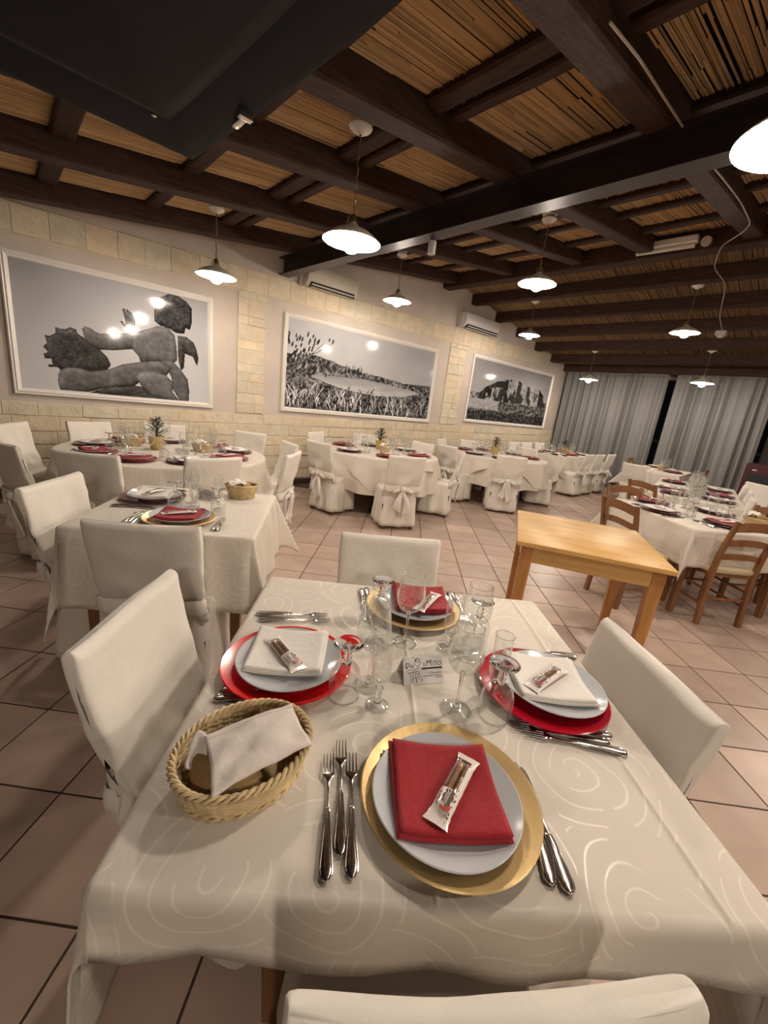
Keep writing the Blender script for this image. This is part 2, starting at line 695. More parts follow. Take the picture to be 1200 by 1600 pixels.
# other walls
wf = MB()
wf.box(11.42, 11.6, -3.2, 5.6, 0, .12)
wf.box(11.42, 11.6, -3.2, 5.6, 2.62, 2.95)
wf.box(11.42, 11.6, -3.2, .55, .12, 2.62)
tag(wf.build('wall_far', M['plaster'], smooth=False), kind='structure')
win = thing('window_1')
win['kind'] = 'structure'
g = MB()
g.box(11.47, 11.49, .6, 5.3, .15, 2.6)
g.build('pane', mat('night_window_glass', (.012, .016, .024), .06, spec=.6), win, smooth=False)
f_ = MB()
for y in (.58, 1.75, 2.75, 4.0, 5.25):
    f_.box(11.42, 11.52, y, y + .07, .12, 2.62)
f_.box(11.42, 11.52, .55, 5.3, 1.2, 1.26)
f_.build('mullion', M['door'], win, smooth=False)
dr = MB()
dr.box(11.30, 11.41, -1.4, .95, 0, 2.45, bev=.01)
dr.box(11.27, 11.31, -1.25, -.3, .2, 2.3, bev=.01)
dr.box(11.27, 11.31, -.15, .8, .2, 2.3, bev=.01)
tag(dr.build('door_1', M['door'], smooth=False), kind='structure')
wr = MB()
wr.box(-3.2, 11.5, -3.4, -3.2, 0, 3.6)
tag(wr.build('wall_right', M['plaster'], smooth=False), kind='structure')
wb = MB()
wb.box(-3.2, -3.0, -3.3, 5.9, 0, 2.6)
tag(wb.build('wall_back', M['plaster'], smooth=False), kind='structure')

# roof: boards, reed mats, rafters, battens, ridge, purlins, steel beam
rf = MB()
for a, b in ((-3.2, RX), (RX, 11.7)):
    rf.loft([[(a, -3.5, roof(a, .24)), (b, -3.5, roof(b, .24)), (b, 6.0, roof(b, .24)), (a, 6.0, roof(a, .24))],
             [(a, -3.5, roof(a, .32)), (b, -3.5, roof(b, .32)), (b, 6.0, roof(b, .32)), (a, 6.0, roof(a, .32))]])
ceiling = tag(rf.build('ceiling', M['roof_board'], smooth=False), kind='structure')
rd = MB()
rd.col = []
rng = random.Random(3)
for x0, x1 in ((-1.4, RX), (RX, 11.35)):
    y = -1.2
    while y < 5.75:
        wd = rng.uniform(.009, .014)
        x = x0 - rng.uniform(0, .6)
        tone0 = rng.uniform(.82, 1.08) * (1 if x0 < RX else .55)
        while x < x1:
            L_ = rng.uniform(.7, 1.9)
            xa, xb = max(x, x0), min(x + L_, x1)
            x += L_
            if xb - xa < .02:
                continue
            if rng.random() < .035:
                continue
            dz = rng.uniform(-.004, .006)
            sk = rng.uniform(-.006, .006)
            za, zb = roof(xa, MAT_UP + dz), roof(xb, MAT_UP + dz + rng.uniform(-.004, .004))
            h = wd / 2
            vs = [(xa, y - h, za + h), (xa, y, za - h * .6), (xa, y + h, za + h),
                  (xb, y - h + sk, zb + h), (xb, y + sk, zb - h * .6), (xb, y + h + sk, zb + h)]
            rd.add(vs, [(0, 1, 4, 3), (1, 2, 5, 4)])
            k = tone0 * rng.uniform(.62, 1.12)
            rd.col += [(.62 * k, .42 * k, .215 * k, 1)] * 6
        y += wd * rng.uniform(.95, 1.12)
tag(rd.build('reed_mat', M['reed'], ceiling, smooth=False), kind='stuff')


def rough_beam(mb, a, b, w_, h, axis, zf, seed):
    """hand-sawn beam: slightly wavy long box; zf(x)=underside"""
    n = 26
    rings = []
    for i in range(n + 1):
        t = a + (b - a) * i / n
        d1 = nz(t * 2.3, seed) * .012
        d2 = nz(t * 1.7, seed + 9) * .010
        d3 = nz(t * 3.1, seed + 5) * .006
        z0 = zf(t) + d2
        w2 = w_ / 2
        c = .014
        pr = [(-w2 + d1, z0 + c), (-w2 + c + d1, z0), (w2 - c + d3, z0), (w2 + d3, z0 + c), (w2, zf(t) + h), (-w2, zf(t) + h)]
        rings.append([((t, p, z) if axis == 'x' else (p, t, z)) for p, z in pr])
    mb.loft(rings)


for k, yf in enumerate((5.30, 4.22, 3.15, 2.27, 1.26, .30, -.65)):
    b_ = MB()
    yc = yf - .085
    rough_beam(b_, -3.0, RX, .17, .19, 'x', lambda t: roof(t), k * 3.7)
    b_.build('rafter', M['darkwood'], ceiling, loc=(0, yc, 0), angle=30)
for k, (x, w_) in enumerate(((-.55, .13), (.50, .14), (1.32, .12), (2.05, .13), (2.235, .09), (3.20, .12), (4.10, .09), (4.38, .09), (4.85, .08), (5.55, .11))):
    b_ = MB()
    zz = roof(x, MAT_UP - .055)
    rough_beam(b_, -2.5, W0 + WS * x, w_, .06, 'y', lambda t: zz, 40 + k)
    b_.build('batten', M['darkwood_y'], ceiling, loc=(x, 0, 0), angle=30)
b_ = MB()
rough_beam(b_, -2.8, W0 + WS * RX, .2, .27, 'y', lambda t: roof(RX, -.06), 71)
b_.build('ridge_beam', M['darkwood_y'], ceiling, loc=(RX, 0, 0), angle=30)
for k, x in enumerate((7.02, 7.83, 8.64, 9.48, 10.28, 11.0)):
    b_ = MB()
    zz = roof(x, .0)
    rough_beam(b_, -2.8, W0 + WS * x, .16, .18, 'y', lambda t: zz, 80 + k)
    b_.build('purlin', M['darkwood_y'], ceiling, loc=(x, 0, 0), angle=30)
st = MB()
zs = 2.885
st.box(2.96, 3.11, -3.2, W0 + WS * 3 - .0, zs, zs + .014)
st.box(2.96, 3.11, -3.2, W0 + WS * 3 - .0, 3.085, 3.10)
st.box(3.03, 3.04, -3.2, W0 + WS * 3 - .0, zs + .01, 3.09)
st.build('steel_beam', M['steel'], ceiling, smooth=False)

# curtains
def curtain(label, ya, yb, seed, lean):
    root = thing('curtain', label, 'curtain', (11.02, (ya + yb) / 2, 0))
    n, mz = 340, 16
    pts = []
    for j in range(mz + 1):
        t = j / mz
        row = []
        for i in range(n + 1):
            s_ = i / n
            y = ya + (yb - ya) * s_ + lean * (1 - t) * (s_ - .5) * .3
            fy = y * 16 + 2.8 * nz(y * 1.3, seed)
            amp = (.045 + .09 * (.5 + .5 * nz(y * 1.1, seed + 3))) * (.5 + .5 * (1 - t))
            d = amp * math.sin(fy * 2.2 + seed) * (.6 + .4 * math.sin(fy * .7)) + .012 * nz(y * 14, seed + 7, t * 1.5) + .02 * nz(y * 3, t * 2, seed)
            row.append((d, y - (ya + yb) / 2, .02 + 2.70 * t))
        pts.append(row)
    m_ = MB()
    m_.sheet(pts, thick=.004)
    m_.build('panel', M['curtain'], root, angle=180)
    h_ = MB()
    h_.sheet([[(-.03 + .012 * math.sin(i * 1.9), ya + (yb - ya) * i / 160 - (ya + yb) / 2, 2.66 + .035 * j) for i in range(161)] for j in range(3)], thick=.003)
    h_.build('gathered_heading', M['curtain'], root, angle=180)
    return root


curtain('pale grey curtain panel hanging left of the dark gap', 5.20, 2.86, 1.3, 0)
curtain('pale grey curtain panel hanging right of the dark gap', 2.70, 1.02, 5.1, 0)
rod = MB()
rod.tube([(11.05, .7, 2.765), (11.05, 5.22, 2.765)], .018, 10)
tag(rod.build('trim_1', M['door']), kind='structure')

# ------------------------------------------------------------------ framed photographs on the wall
def lin(a):
    return np.where(a <= .04045, a / 12.92, ((a + .055) / 1.055) ** 2.4)


def vnoise(H, W, fy, fx, seed, octv=4):
    rs = np.random.RandomState(seed)
    out = np.zeros((H, W))
    amp, tot = 1., 0.
    for o in range(octv):
        gy, gx = max(2, int(fy * 2 ** o) + 2), max(2, int(fx * 2 ** o) + 2)
        G = rs.rand(gy, gx)
        yy = np.linspace(0, gy - 1.001, H)
        xx = np.linspace(0, gx - 1.001, W)
        y0, x0 = yy.astype(int), xx.astype(int)
        ty, tx = (yy - y0)[:, None], (xx - x0)[None, :]
        ty, tx = ty * ty * (3 - 2 * ty), tx * tx * (3 - 2 * tx)
        a = G[y0][:, x0] * (1 - tx) + G[y0][:, x0 + 1] * tx
        b = G[y0 + 1][:, x0] * (1 - tx) + G[y0 + 1][:, x0 + 1] * tx
        out += amp * (a * (1 - ty) + b * ty)
        tot += amp
        amp *= .55
    return out / tot


def grid_uv(H, W):
    return np.meshgrid(np.linspace(0, 1, W), np.linspace(0, 1, H))   # U, V (V up)


def inpoly(U, V, poly):
    ins = np.zeros(U.shape, bool)
    n = len(poly)
    for i in range(n):
        x0, y0 = poly[i]
        x1, y1 = poly[(i + 1) % n]
        if y0 == y1:
            continue
        c = ((y0 > V) != (y1 > V)) & (U < (x1 - x0) * (V - y0) / (y1 - y0) + x0)
        ins ^= c
    return ins


def blur(A, k):
    for _ in range(3):
        for ax in (0, 1):
            P_ = np.pad(A, [(k, k) if a == ax else (0, 0) for a in (0, 1)], mode='edge')
            c = np.cumsum(P_, axis=ax)
            c = np.concatenate([np.zeros_like(np.take(c, [0], axis=ax)), c], axis=ax)
            w_ = 2 * k + 1
            A = (np.take(c, range(w_, c.shape[ax]), axis=ax) - np.take(c, range(0, c.shape[ax] - w_), axis=ax)) / w_
    return A


STATUE = [(0.1,[(0.405,0.066),(0.548,0.112),(0.601,0.102),(0.653,0.027),(0.82,-0.0),(0.566,-0.001),(0.442,0.002),(0.307,0.006)]),(0.1,[(0.111,0.359),(0.13,0.386),(0.124,0.453),(0.146,0.45),(0.172,0.48),(0.172,0.53),(0.195,0.521),(0.217,0.522),(0.24,0.547),(0.27,0.535),(0.273,0.505),(0.307,0.474),(0.378,0.394),(0.414,0.336),(0.431,0.273),(0.41,0.227),(0.324,0.196),(0.26,0.201),(0.188,0.172),(0.167,0.2),(0.129,0.194),(0.126,0.216),(0.147,0.217),(0.143,0.266),(0.115,0.261),(0.111,0.298),(0.131,0.318)]),(0.12,[(0.504,0.778),(0.517,0.785),(0.533,0.734),(0.522,0.786),(0.556,0.757),(0.572,0.704),(0.565,0.62),(0.546,0.578),(0.512,0.619),(0.489,0.668),(0.5,0.675),(0.519,0.649),(0.515,0.705)]),(0.22,[(0.297,0.55),(0.311,0.573),(0.338,0.566),(0.361,0.543),(0.383,0.533),(0.461,0.552),(0.521,0.575),(0.582,0.599),(0.59,0.491),(0.547,0.439),(0.456,0.408),(0.378,0.394),(0.324,0.43),(0.307,0.474)]),(0.08,[(0.812,0.631),(0.864,0.635),(0.911,0.592),(0.929,0.532),(0.943,0.442),(0.933,0.366),(0.904,0.453),(0.856,0.471),(0.848,0.332),(0.83,0.301),(0.814,0.398)]),(0.24,[(0.551,0.583),(0.625,0.635),(0.69,0.686),(0.756,0.687),(0.794,0.627),(0.804,0.522),(0.808,0.397),(0.772,0.345),(0.694,0.366),(0.591,0.334),(0.582,0.387),(0.547,0.439)]),(0.2,[(0.694,0.366),(0.773,0.39),(0.819,0.326),(0.871,0.224),(0.881,0.112),(0.876,-0.003),(0.82,-0.0),(0.774,0.116),(0.77,0.226),(0.738,0.312)]),(0.23,[(0.167,0.129),(0.179,0.179),(0.216,0.209),(0.278,0.212),(0.324,0.196),(0.41,0.227),(0.492,0.292),(0.596,0.338),(0.694,0.366),(0.772,0.318),(0.736,0.221),(0.613,0.183),(0.548,0.103),(0.405,0.066),(0.307,0.011),(0.171,0.01),(0.165,0.065)]),(0.27,[(0.561,0.193),(0.594,0.242),(0.659,0.265),(0.736,0.239),(0.781,0.173),(0.774,0.079),(0.82,-0.0),(0.732,0.009),(0.653,0.027),(0.59,0.109)]),(0.11,[(0.689,0.888),(0.712,0.946),(0.762,0.992),(0.818,0.994),(0.868,0.962),(0.901,0.911),(0.901,0.779),(0.889,0.704),(0.862,0.715),(0.853,0.659),(0.801,0.655),(0.756,0.687),(0.712,0.692),(0.678,0.726),(0.677,0.818)])]


def art_statue(H=220, W=350):
    U, V = grid_uv(H, W)
    A = .70 - .13 * V + .03 * (vnoise(H, W, 3, 4, 2) - .5) - .10 * np.abs(U - .55)
    fine = vnoise(H, W, 30, 48, 5)
    mid = vnoise(H, W, 9, 13, 8)
    for k, (l, poly) in enumerate(STATUE):
        m_ = inpoly(U, V, poly).astype(float)
        b = blur(m_, 5)
        gy, gx = np.gradient(b)
        b2 = blur(m_, 2)
        rel = (gy - gx * .6) * 1.6                # modelling of the bronze as photographed
        curl = np.abs(np.sin(18 * mid + 9 * fine))
        tone = l + .02 - rel + .26 * (b2 - .8) + .14 * (mid - .5) + .16 * (fine - .5)
        if l < .15:
            tone = tone + .11 * (curl - .55)
        A = np.where(m_ > 0, np.clip(tone, .04, .6), A)
    return A


def art_lake(H=130, W=300):
    U, V = grid_uv(H, W)
    A = .70 - .10 * V - .10 * U + .06 * (vnoise(H, W, 3, 6, 12) - .5)
    f = vnoise(H, W, 40, 90, 14, 3)
    g_ = vnoise(H, W, 12, 26, 15)
    hill = np.interp(U[0], [0, .17, .31, .45, .59, .76, 1], [.62, .645, .585, .535, .52, .48, .50])
    m_ = V < hill[None, :] + .02 * (g_ - .5)
    A = np.where(m_, np.clip(.30 + .75 * (f - .5) + .3 * (g_ - .5), .04, .8), A)
    top = np.interp(U[0], [.12, .18, .45, .65, .87, .9], [.40, .425, .455, .43, .39, .36])
    bot = np.interp(U[0], [.12, .24, .36, .545, .77, .9], [.40, .335, .285, .255, .288, .36])
    m_ = (V < top[None, :]) & (V > bot[None, :]) & (U > .14) & (U < .89)
    A = np.where(m_, .60 - .12 * (V - .3) / .15 + .10 * (vnoise(H, W, 50, 10, 17, 2) - .5), A)
    rs = np.random.RandomState(4)
    # cypress row
    for k in range(16):
        x = .34 + rs.rand() * .11
        h = rs.uniform(.03, .08)
        m_ = (np.abs(U - x) < .0035 * (1 - (V - .53) / (h + .03))) & (V > .50) & (V < .53 + h)
        A = np.where(m_, .16, A)
    # bank and grasses, pale blades and dark clumps
    m_ = V < np.interp(U[0], [0, .25, .5, .72, .86, 1], [.30, .22, .15, .14, .30, .42])[None, :] + .05 * (g_ - .5)
    A = np.where(m_, np.clip(.26 + .8 * (f - .5), .03, .72), A)
    for k in range(230):
        x, y = rs.rand(), rs.uniform(.0, .16)
        if .28 < x < .7 and rs.rand() < .4:
            y += .04
        L_, a = rs.uniform(.06, .20), rs.uniform(-.9, .9)
        t = np.linspace(0, 1, 40)
        xs = x + a * L_ * .35 * t ** 1.5
        ys = y + L_ * t
        iy, ix = (ys * (H - 1)).astype(int), (xs * (W - 1)).astype(int)
        ok = (iy >= 0) & (iy < H) & (ix >= 0) & (ix < W)
        A[iy[ok], ix[ok]] = rs.uniform(.5, .85) if rs.rand() < .55 else .1
    # oat heads over the left of the sky
    for k in range(150):
        x = rs.uniform(0, .27)
        y = rs.uniform(.45, .88) - x * .1
        if x > .17 and y < .74 and rs.rand() < .8:
            continue
        if y > .65 and rs.rand() < .35:
            continue
        m_ = ((U - x - (V - y) * .1) / .0045) ** 2 + ((V - y) / rs.uniform(.02, .035)) ** 2 < 1
        A = np.where(m_, .14 if rs.rand() < .85 else .6, A)
    for x0, x1, y0, y1 in ((0, .2, .42, .80), (.02, .26, .5, .84), (0, .14, .2, .55), (.05, .2, .1, .22)):
        t = np.linspace(0, 1, 120)
        ix = ((x0 + (x1 - x0) * t) * (W - 1)).astype(int)
        iy = ((y0 + (y1 - y0) * t ** 1.2) * (H - 1)).astype(int)
        A[iy, ix] = .35
    return np.clip(A, .03, .9)


def art_rock(H=110, W=240):
    U, V = grid_uv(H, W)
    A = .44 + .16 * (1 - V) + .05 * (vnoise(H, W, 3, 5, 21) - .5)
    f = vnoise(H, W, 40, 80, 22, 3)
    g_ = vnoise(H, W, 6, 14, 23)
    A = np.where(V < .45 + .02 * g_, np.clip(.36 + .8 * (f - .5), .05, .8), A)
    top = np.interp(U[0], [.10, .16, .28, .40, .55, .665, .85, .935, .96], [.45, .57, .69, .77, .78, .71, .69, .58, .40])
    m_ = (V < top[None, :] + .03 * (vnoise(H, W, 2, 40, 26) - .5)) & (V > .36) & (U > .10) & (U < .96)
    col_ = vnoise(H, W, 2.5, 22, 24, 3)
    t_ = np.where(col_ > .52, .13, .48) + .35 * (f - .5) + .2 * (g_ - .5)
    t_ = np.where((U > .55) & (V < top[None, :] - .08) & (col_ > .45), .10 + .1 * f, t_)
    t_ = np.where((U > .27) & (U < .42) & (V > .6) & (V < .72), .10, t_)
    A = np.where(m_, np.clip(t_, .05, .75), A)
    m_ = ((U - .18) / .03) ** 2 + ((V - .45) / .06) ** 2
    A = np.where((m_ < 1) & (m_ > .35), .08, A)
    A = np.where((V < .36) & (U < .36) & (V > .2), .52 + .25 * (f - .5), A)
    A = np.where((V < .34 + .05 * g_) & (U > .34), np.clip(.27 + .8 * (f - .5), .04, .7), A)
    A = np.where(V < .14 + .06 * g_, np.clip(.16 + .5 * (f - .5), .03, .5), A)
    return A


def picture(label, u0, u1, z0, z1, art, tint):
    uc, zc_ = (u0 + u1) / 2, (z0 + z1) / 2
    rz = math.atan(WS)
    root = thing('framed_picture', label, 'picture', WP(uc, 0, zc_), rz)
    hw, hh = (u1 - u0) / 2, (z1 - z0) / 2
    fr = MB()
    prf = [(0, .0), (.0, .030), (.012, .040), (.022, .034), (.034, .042), (.046, .030), (.058, .024), (.066, .010)]
    rings = []
    for cx, cz in ((-1, -1), (1, -1), (1, 1), (-1, 1)):
        rings.append([(cx * (hw - d), -o, cz * (hh - d)) for d, o in prf])
    rings.append(rings[0])
    fr.loft(rings, False, False, closed=False)
    fr.build('frame', M['white_gloss'], root, angle=25)
    A = lin(np.clip(art() * 1.16, 0, .95))
    H, W = A.shape
    pm = MB()
    iw, ih = hw - .062, hh - .062
    xs, zs_ = np.linspace(-iw, iw, W), np.linspace(-ih, ih, H)
    pts = [[(x, -.012, z) for x in xs] for z in zs_]
    pm.sheet(pts)
    pm.f = [tuple(reversed(f)) for f in pm.f] if False else pm.f
    t3 = np.stack([A * tint[0], A * tint[1], A * tint[2], np.ones_like(A)], -1)
    pm.col = t3.reshape(-1, 4)
    pm.build('photo_print', M['print'], root, smooth=False)
    bk = MB()
    bk.box(-iw - .01, iw + .01, -.010, .0, -ih - .01, ih + .01)
    bk.build('backing_board', M['door'], root, smooth=False)
    return root


picture('large white framed black-and-white photograph of a statue, leftmost on the wall', .15, 2.10, 1.068, 2.40, art_statue, (1, 1, 1.04))
picture('white framed black-and-white photograph of a lake with reeds, middle of the wall', 3.065, 6.20, 1.108, 2.455, art_lake, (1, 1, 1.03))
picture('white framed black-and-white photograph of a rocky crag, nearest the curtain', 7.24, 10.51, 1.19, 2.55, art_rock, (1, 1, 1.03))

# ------------------------------------------------------------------ air conditioners
def air_con(label, u0, u1, z0, z1, m_, dep):
    uc, zc_ = (u0 + u1) / 2, (z0 + z1) / 2
    root = thing('air_conditioner', label, 'air conditioner', WP(uc, 0, zc_), math.atan(WS))
    L_, h = u1 - u0, z1 - z0
    body = MB()
    pr = [(0, -h / 2 + .02), (-dep * .55, -h / 2), (-dep * .85, -h / 2 + .05), (-dep, -h / 2 + .11), (-dep, h / 2 - .05), (-dep * .9, h / 2 - .012), (-dep * .7, h / 2), (0, h / 2)]
    rings = []
    for t, k in ((-L_ / 2, .93), (-L_ / 2 + .02, 1), (L_ / 2 - .02, 1), (L_ / 2, .93)):
        rings.append([(t, y * k, z * k) for y, z in pr])
    body.loft(rings)
    bdy = body.build('body', m_, root, angle=35)
    sl = MB()
    sl.box(-L_ / 2 + .05, L_ / 2 - .05, -dep * .93, -dep * .45, -h / 2 - .004, -h / 2 + .055)
    slo = sl.build('outlet_slot', M['black'], root, smooth=False)
    fl_ = MB()
    Mx = Matrix.Translation((0, -dep * .80, -h / 2 + .004)) @ Matrix.Rotation(R(-28), 4, 'X')
    fl_.box(-L_ / 2 + .06, L_ / 2 - .06, -.045, .03, -.004, .004, .002, Mx)
    fl_.build('louvre', m_, slo)
    ld = MB()
    ld.box(L_ * .18, L_ * .20, -dep - .003, -dep + .002, -.02, -.01)
    ld.build('indicator', M['ceramic'], bdy, smooth=False)
    pl = MB()
    pl.box(-L_ / 2 - .06, -L_ / 2 - .0, -.05, 0, -h / 2, h / 2 + .05)
    pl.build('pipe_cover', M['plaster'], root, smooth=False)
    return root


air_con('cream wall air conditioner above the lake picture, beside the steel beam', 3.31, 4.14, 2.83, 3.10, M['ac_cream'], .2)
air_con('white wall air conditioner above the gap beside the rock picture', 6.66, 7.72, 2.94, 3.21, M['ac_white'], .2)


# ------------------------------------------------------------------ pendant lamps
def lamp_chain(mb, z0, z1):
    n = max(12, int((z1 - z0) / .02))
    mb.tube([(.004 * math.sin(i * 1.7), .004 * math.cos(i * 1.7), z0 + (z1 - z0) * i / n) for i in range(n + 1)], .0045, 5)


def build_shade_parts():
    root = thing('pendant_lamp', 'x', 'lamp')
    sh = MB()
    outer = [(.018, .098), (.03, .092), (.045, .075), (.08, .062), (.12, .044), (.16, .016), (.184, -.004)]
    inner = [(.181, -.003), (.157, .011), (.118, .038), (.08, .055), (.05, .066), (.018, .072)]
    sh.lathe(outer + [(.184, -.008)], 40, mi=0)
    sh.lathe([(.184, -.008)] + inner, 40, mi=1, cap1=True)
    shd = sh.build('lampshade', [M['enamel_out'], M['enamel_in']], root, angle=60)
    cp = MB()
    cp.lathe([(.0, .145), (.016, .143), (.022, .12), (.022, .10)], 16)
    for k in range(3):
        a = k * 2 * PI / 3
        cp.tube([(.0, 0, .15), (.03 * math.cos(a), .03 * math.sin(a), .13), (.045 * math.cos(a), .045 * math.sin(a), .088)], .004, 5)
    cp.build('lamp_holder', M['chain'], root)
    tk = MB()
    for k in range(44):
        a = 2 * PI * k / 44
        Mx = Matrix.Rotation(a, 4, 'Z') @ Matrix.Translation((.170, 0, .0015)) @ Matrix.Rotation(R(30), 4, 'Y')
        tk.box(-.008, .008, -.0016, .0016, -.0008, .0012, 0, Mx)
    tag(tk.build('painted_ticks', mat('red_brown_enamel', (.30, .10, .06), .4), shd, smooth=False), kind='stuff')
    bl = MB()
    bl.lathe([(.016, .075), (.022, .054), (.040, .040), (.056, .020), (.0625, -.004), (.060, -.026), (.048, -.050), (.028, -.066), (.004, -.0725)], 22, cap1=True)
    bl.build('globe_bulb', M['bulb'], root, angle=180)
    return root


def pendant(x, y, z, label, zc_):
    o = place(build_shade_parts, (x, y, z), random.random() * 6, label, 'enamel pendant lamps with globe bulbs')
    ch = MB()
    lamp_chain(ch, .14, zc_ - z - .03)
    ch.build('chain', M['chain'], o)
    ca = MB()
    h = zc_ - z
    ca.lathe([(.010, h - .050), (.024, h - .046), (.030, h - .034), (.060, h - .024), (.070, h - .012), (.066, h), (.0, h)], 28)
    ca.build('ceiling_rose', M['ceramic'], o, angle=50)
    return o


LAMPS = [(1.76, 2.40, 2.37, 'large pendant lamp with glowing bulb hanging left of the steel beam', 2.98),
         (1.69, 4.45, 2.40, 'pendant lamp hanging in front of the statue picture', 2.97),
         (4.10, 4.46, 2.73, 'pendant lamp hanging above the lake picture', 3.29),
         (4.10, 2.43, 2.72, 'bright pendant lamp hanging past the steel beam, left of the tube light', 3.29),
         (7.22, 4.24, 2.86, 'pendant lamp just above the rock picture', 3.42),
         (7.22, 1.84, 2.82, 'pendant lamp with the widest shade near the right edge, above the curtains', 3.42),
         (9.60, 4.00, 2.38, 'small pendant lamp in front of the left curtain', 2.97),
         (9.62, 1.95, 2.40, 'small pendant lamp in front of the right curtain', 2.97),
         (1.86, .300, 2.32, 'pendant lamp cut off by the right edge under the ceiling', 2.98),
         ]
for x, y, z, lb, zc_ in LAMPS:
    pendant(x, y, z, lb, zc_)
for x, y, z, zc_ in ((-.75, -1.5, 2.1, 2.63), (1.72, -1.7, 2.32, 2.98), (4.1, .38, 2.72, 3.29), (4.1, -1.7, 2.72, 3.29), (7.2, -.6, 2.8, 3.42)):
    pendant(x, y, z, 'pendant lamp out of the picture, over the tables %s' % ('behind the viewer, left one' if x < 0 else 'behind the viewer, right one' if y < -1 and x < 3 else 'far to the right' if x > 5 else 'right of the bare wooden table' if y > 0 else 'well right of the viewer'), zc_)

# ------------------------------------------------------------------ dark hood overhead, small ceiling fittings
hd = thing('extractor_hood', 'dark navy sheet-metal hood overhead at the top left corner', 'hood', (0, 0, 2.15))
m_ = MB()
X0, X1, Y0, Y1 = -1.2, .585, -.45, 1.765


def hoodring(i, z):
    # the long right side bows a little outwards
    pts = [(X0 + i, Y0 + i), (X1 - i, Y0 + i)]
    for t in np.linspace(.1, .9, 9):
        pts.append((X1 - i + .055 * math.sin(PI * t) * (1 if i < .2 else .3), Y0 + i + (Y1 - Y0 - 2 * i) * t))
    pts += [(X1 - i, Y1 - i), (X0 + i, Y1 - i)]
    return [(x, y, z) for x, y in pts]


m_.loft([hoodring(.30, .34), hoodring(.02, .14), hoodring(-.0, .0), hoodring(.012, .0), hoodring(.10, .035), hoodring(.115, .028), hoodring(.14, .028), hoodring(.30, .088)], True, True)
m_.build('shell', M['navy'], hd, smooth=True, angle=25)
sm_ = MB()
for x in (.27, .20, -.02):
    sm_.tube([(x, Y0 + .3, .088), (x, Y1 - .42 - (.36 - x) * .4, .088)], .012, 6, flat=.6)
for y in (1.56, 1.44):
    sm_.tube([(X0 + .3, y - .12, .088), (.15, y - .12, .088)], .010, 6, flat=.6)
sm_.build('folded_seam', M['navy'], hd)
cl = MB()
cl.box(.585, .605, 1.36, 1.43, -.012, -.002, .002)
cl.box(.575, .615, 1.35, 1.37, -.014, .01, .002)
cl.build('clip', M['silver'], hd)
sc_ = MB()
sc_.lathe([(.008, 0), (.008, -.006), (.0, -.009)], 10, (.44, 1.66, .03))
sc_.build('screw', M['silver'], hd)
fu = MB()
fu.box(-.55, .0, .35, .95, .33, .62, .01)
fu.build('flue_box', M['navy'], hd, smooth=False)

tl = thing('tube_light', 'unlit white fluorescent batten fixed under the ridge, left of the loose cable', 'light fitting', (6.04, 2.0, 3.60))
t = MB()
t.box(-.05, .05, -.34, .31, -.05, .03, .012)
t.build('housing', M['ceramic'], tl)
t = MB()
t.tube([(0, -.32, -.07), (0, .29, -.07)], .028, 10)
t.build('diffuser', mat('opal_diffuser', (.62, .58, .5), .3), tl)
jb = MB()
jb.lathe([(.0, .03), (.05, .03), (.055, .0), (.05, -.025), (.0, -.03)], 20)
o = jb.build('junction_box', M['cable'], loc=(6.04, 1.58, 3.55))
o.rotation_euler = (0, R(70), 0)
tag(o, 'small round white junction box beside the unlit tube light', 'junction box')
sp = thing('spotlight', 'small white cylinder spotlight hanging under the steel beam', 'spotlight', (3.10, 2.98, 2.884))
t = MB()
t.lathe([(.0, -.002), (.034, -.004), (.036, -.02), (.036, -.11), (.030, -.114), (.029, -.10), (.0, -.098)], 20)
t.build('barrel', M['ac_white'], sp)
t = MB()
t.box(-.02, .02, -.02, .02, -.006, .0)
t.build('mount', M['steel'], sp, smooth=False)


def cable(label, pts, r=.006):
    P_ = []
    for i in range(len(pts) - 1):
        for k in range(8):
            t_ = k / 8
            P_.append(tuple(a + (b - a) * t_ for a, b in zip(pts[i], pts[i + 1])))
    P_.append(pts[-1])
    for _ in range(4):
        P_ = [P_[0]] + [tuple((a + 2 * b + c) / 4 for a, b, c in zip(P_[i - 1], P_[i], P_[i + 1])) for i in range(1, len(P_) - 1)] + [P_[-1]]
    c = MB()
    c.tube(P_, r, 6)
    return tag(c.build('cable', M['cable']), label, 'cable')


cable('pale cable along the nearest rafter left of the steel beam', [(1.95, 1.055, roof(1.95, .02)), (2.25, 1.04, roof(2.25, .01)), (2.6, 1.055, roof(2.6, .012)), (2.98, 1.05, roof(2.98, -.012))])
cable('pale cable looping from the rafter to a box on the sloping ceiling', [(3.3, 1.10, roof(3.3, .03)), (4.0, 1.06, roof(4.0, .0)), (4.75, 1.07, roof(4.75, .01)), (5.3, 1.07, roof(5.3, -.04)), (5.55, 1.17, roof(5.55, -.05)), (6.0, 1.42, 3.46), (6.5, 1.55, 3.40), (7.1, 1.50, 3.37), (8.0, 1.66, 3.18), (8.62, 1.69, 3.10)])
bx = MB()
bx.box(-.07, .07, -.07, .07, -.05, .03, .01)
bx.box(-.04, .04, -.04, .04, -.075, -.045, .008)
tag(bx.build('wireless_box', M['cable'], loc=(8.64, 1.70, roof(8.64, -.032))), 'pale plastic box under the sloping ceiling at the end of the cable', 'electrical box')

# ================================================================== FURNITURE
TZ = .745                              # top of the cloth


def rrect(hx, hy, n=40, e=4.5):
    out = []
    for k in range(n):
        t = 2 * PI * (k + .5) / n
        c, s_ = math.cos(t), math.sin(t)
        q = (abs(c) ** e + abs(s_) ** e) ** (-1 / e)
        out.append((hx * q * c, hy * q * s_))
    return out


def back_x(z):
    return -.185 - .115 * ((z - .42) / .45) - (.012 * math.sin(PI * (z - .42) / .45) if z > .42 else 0)


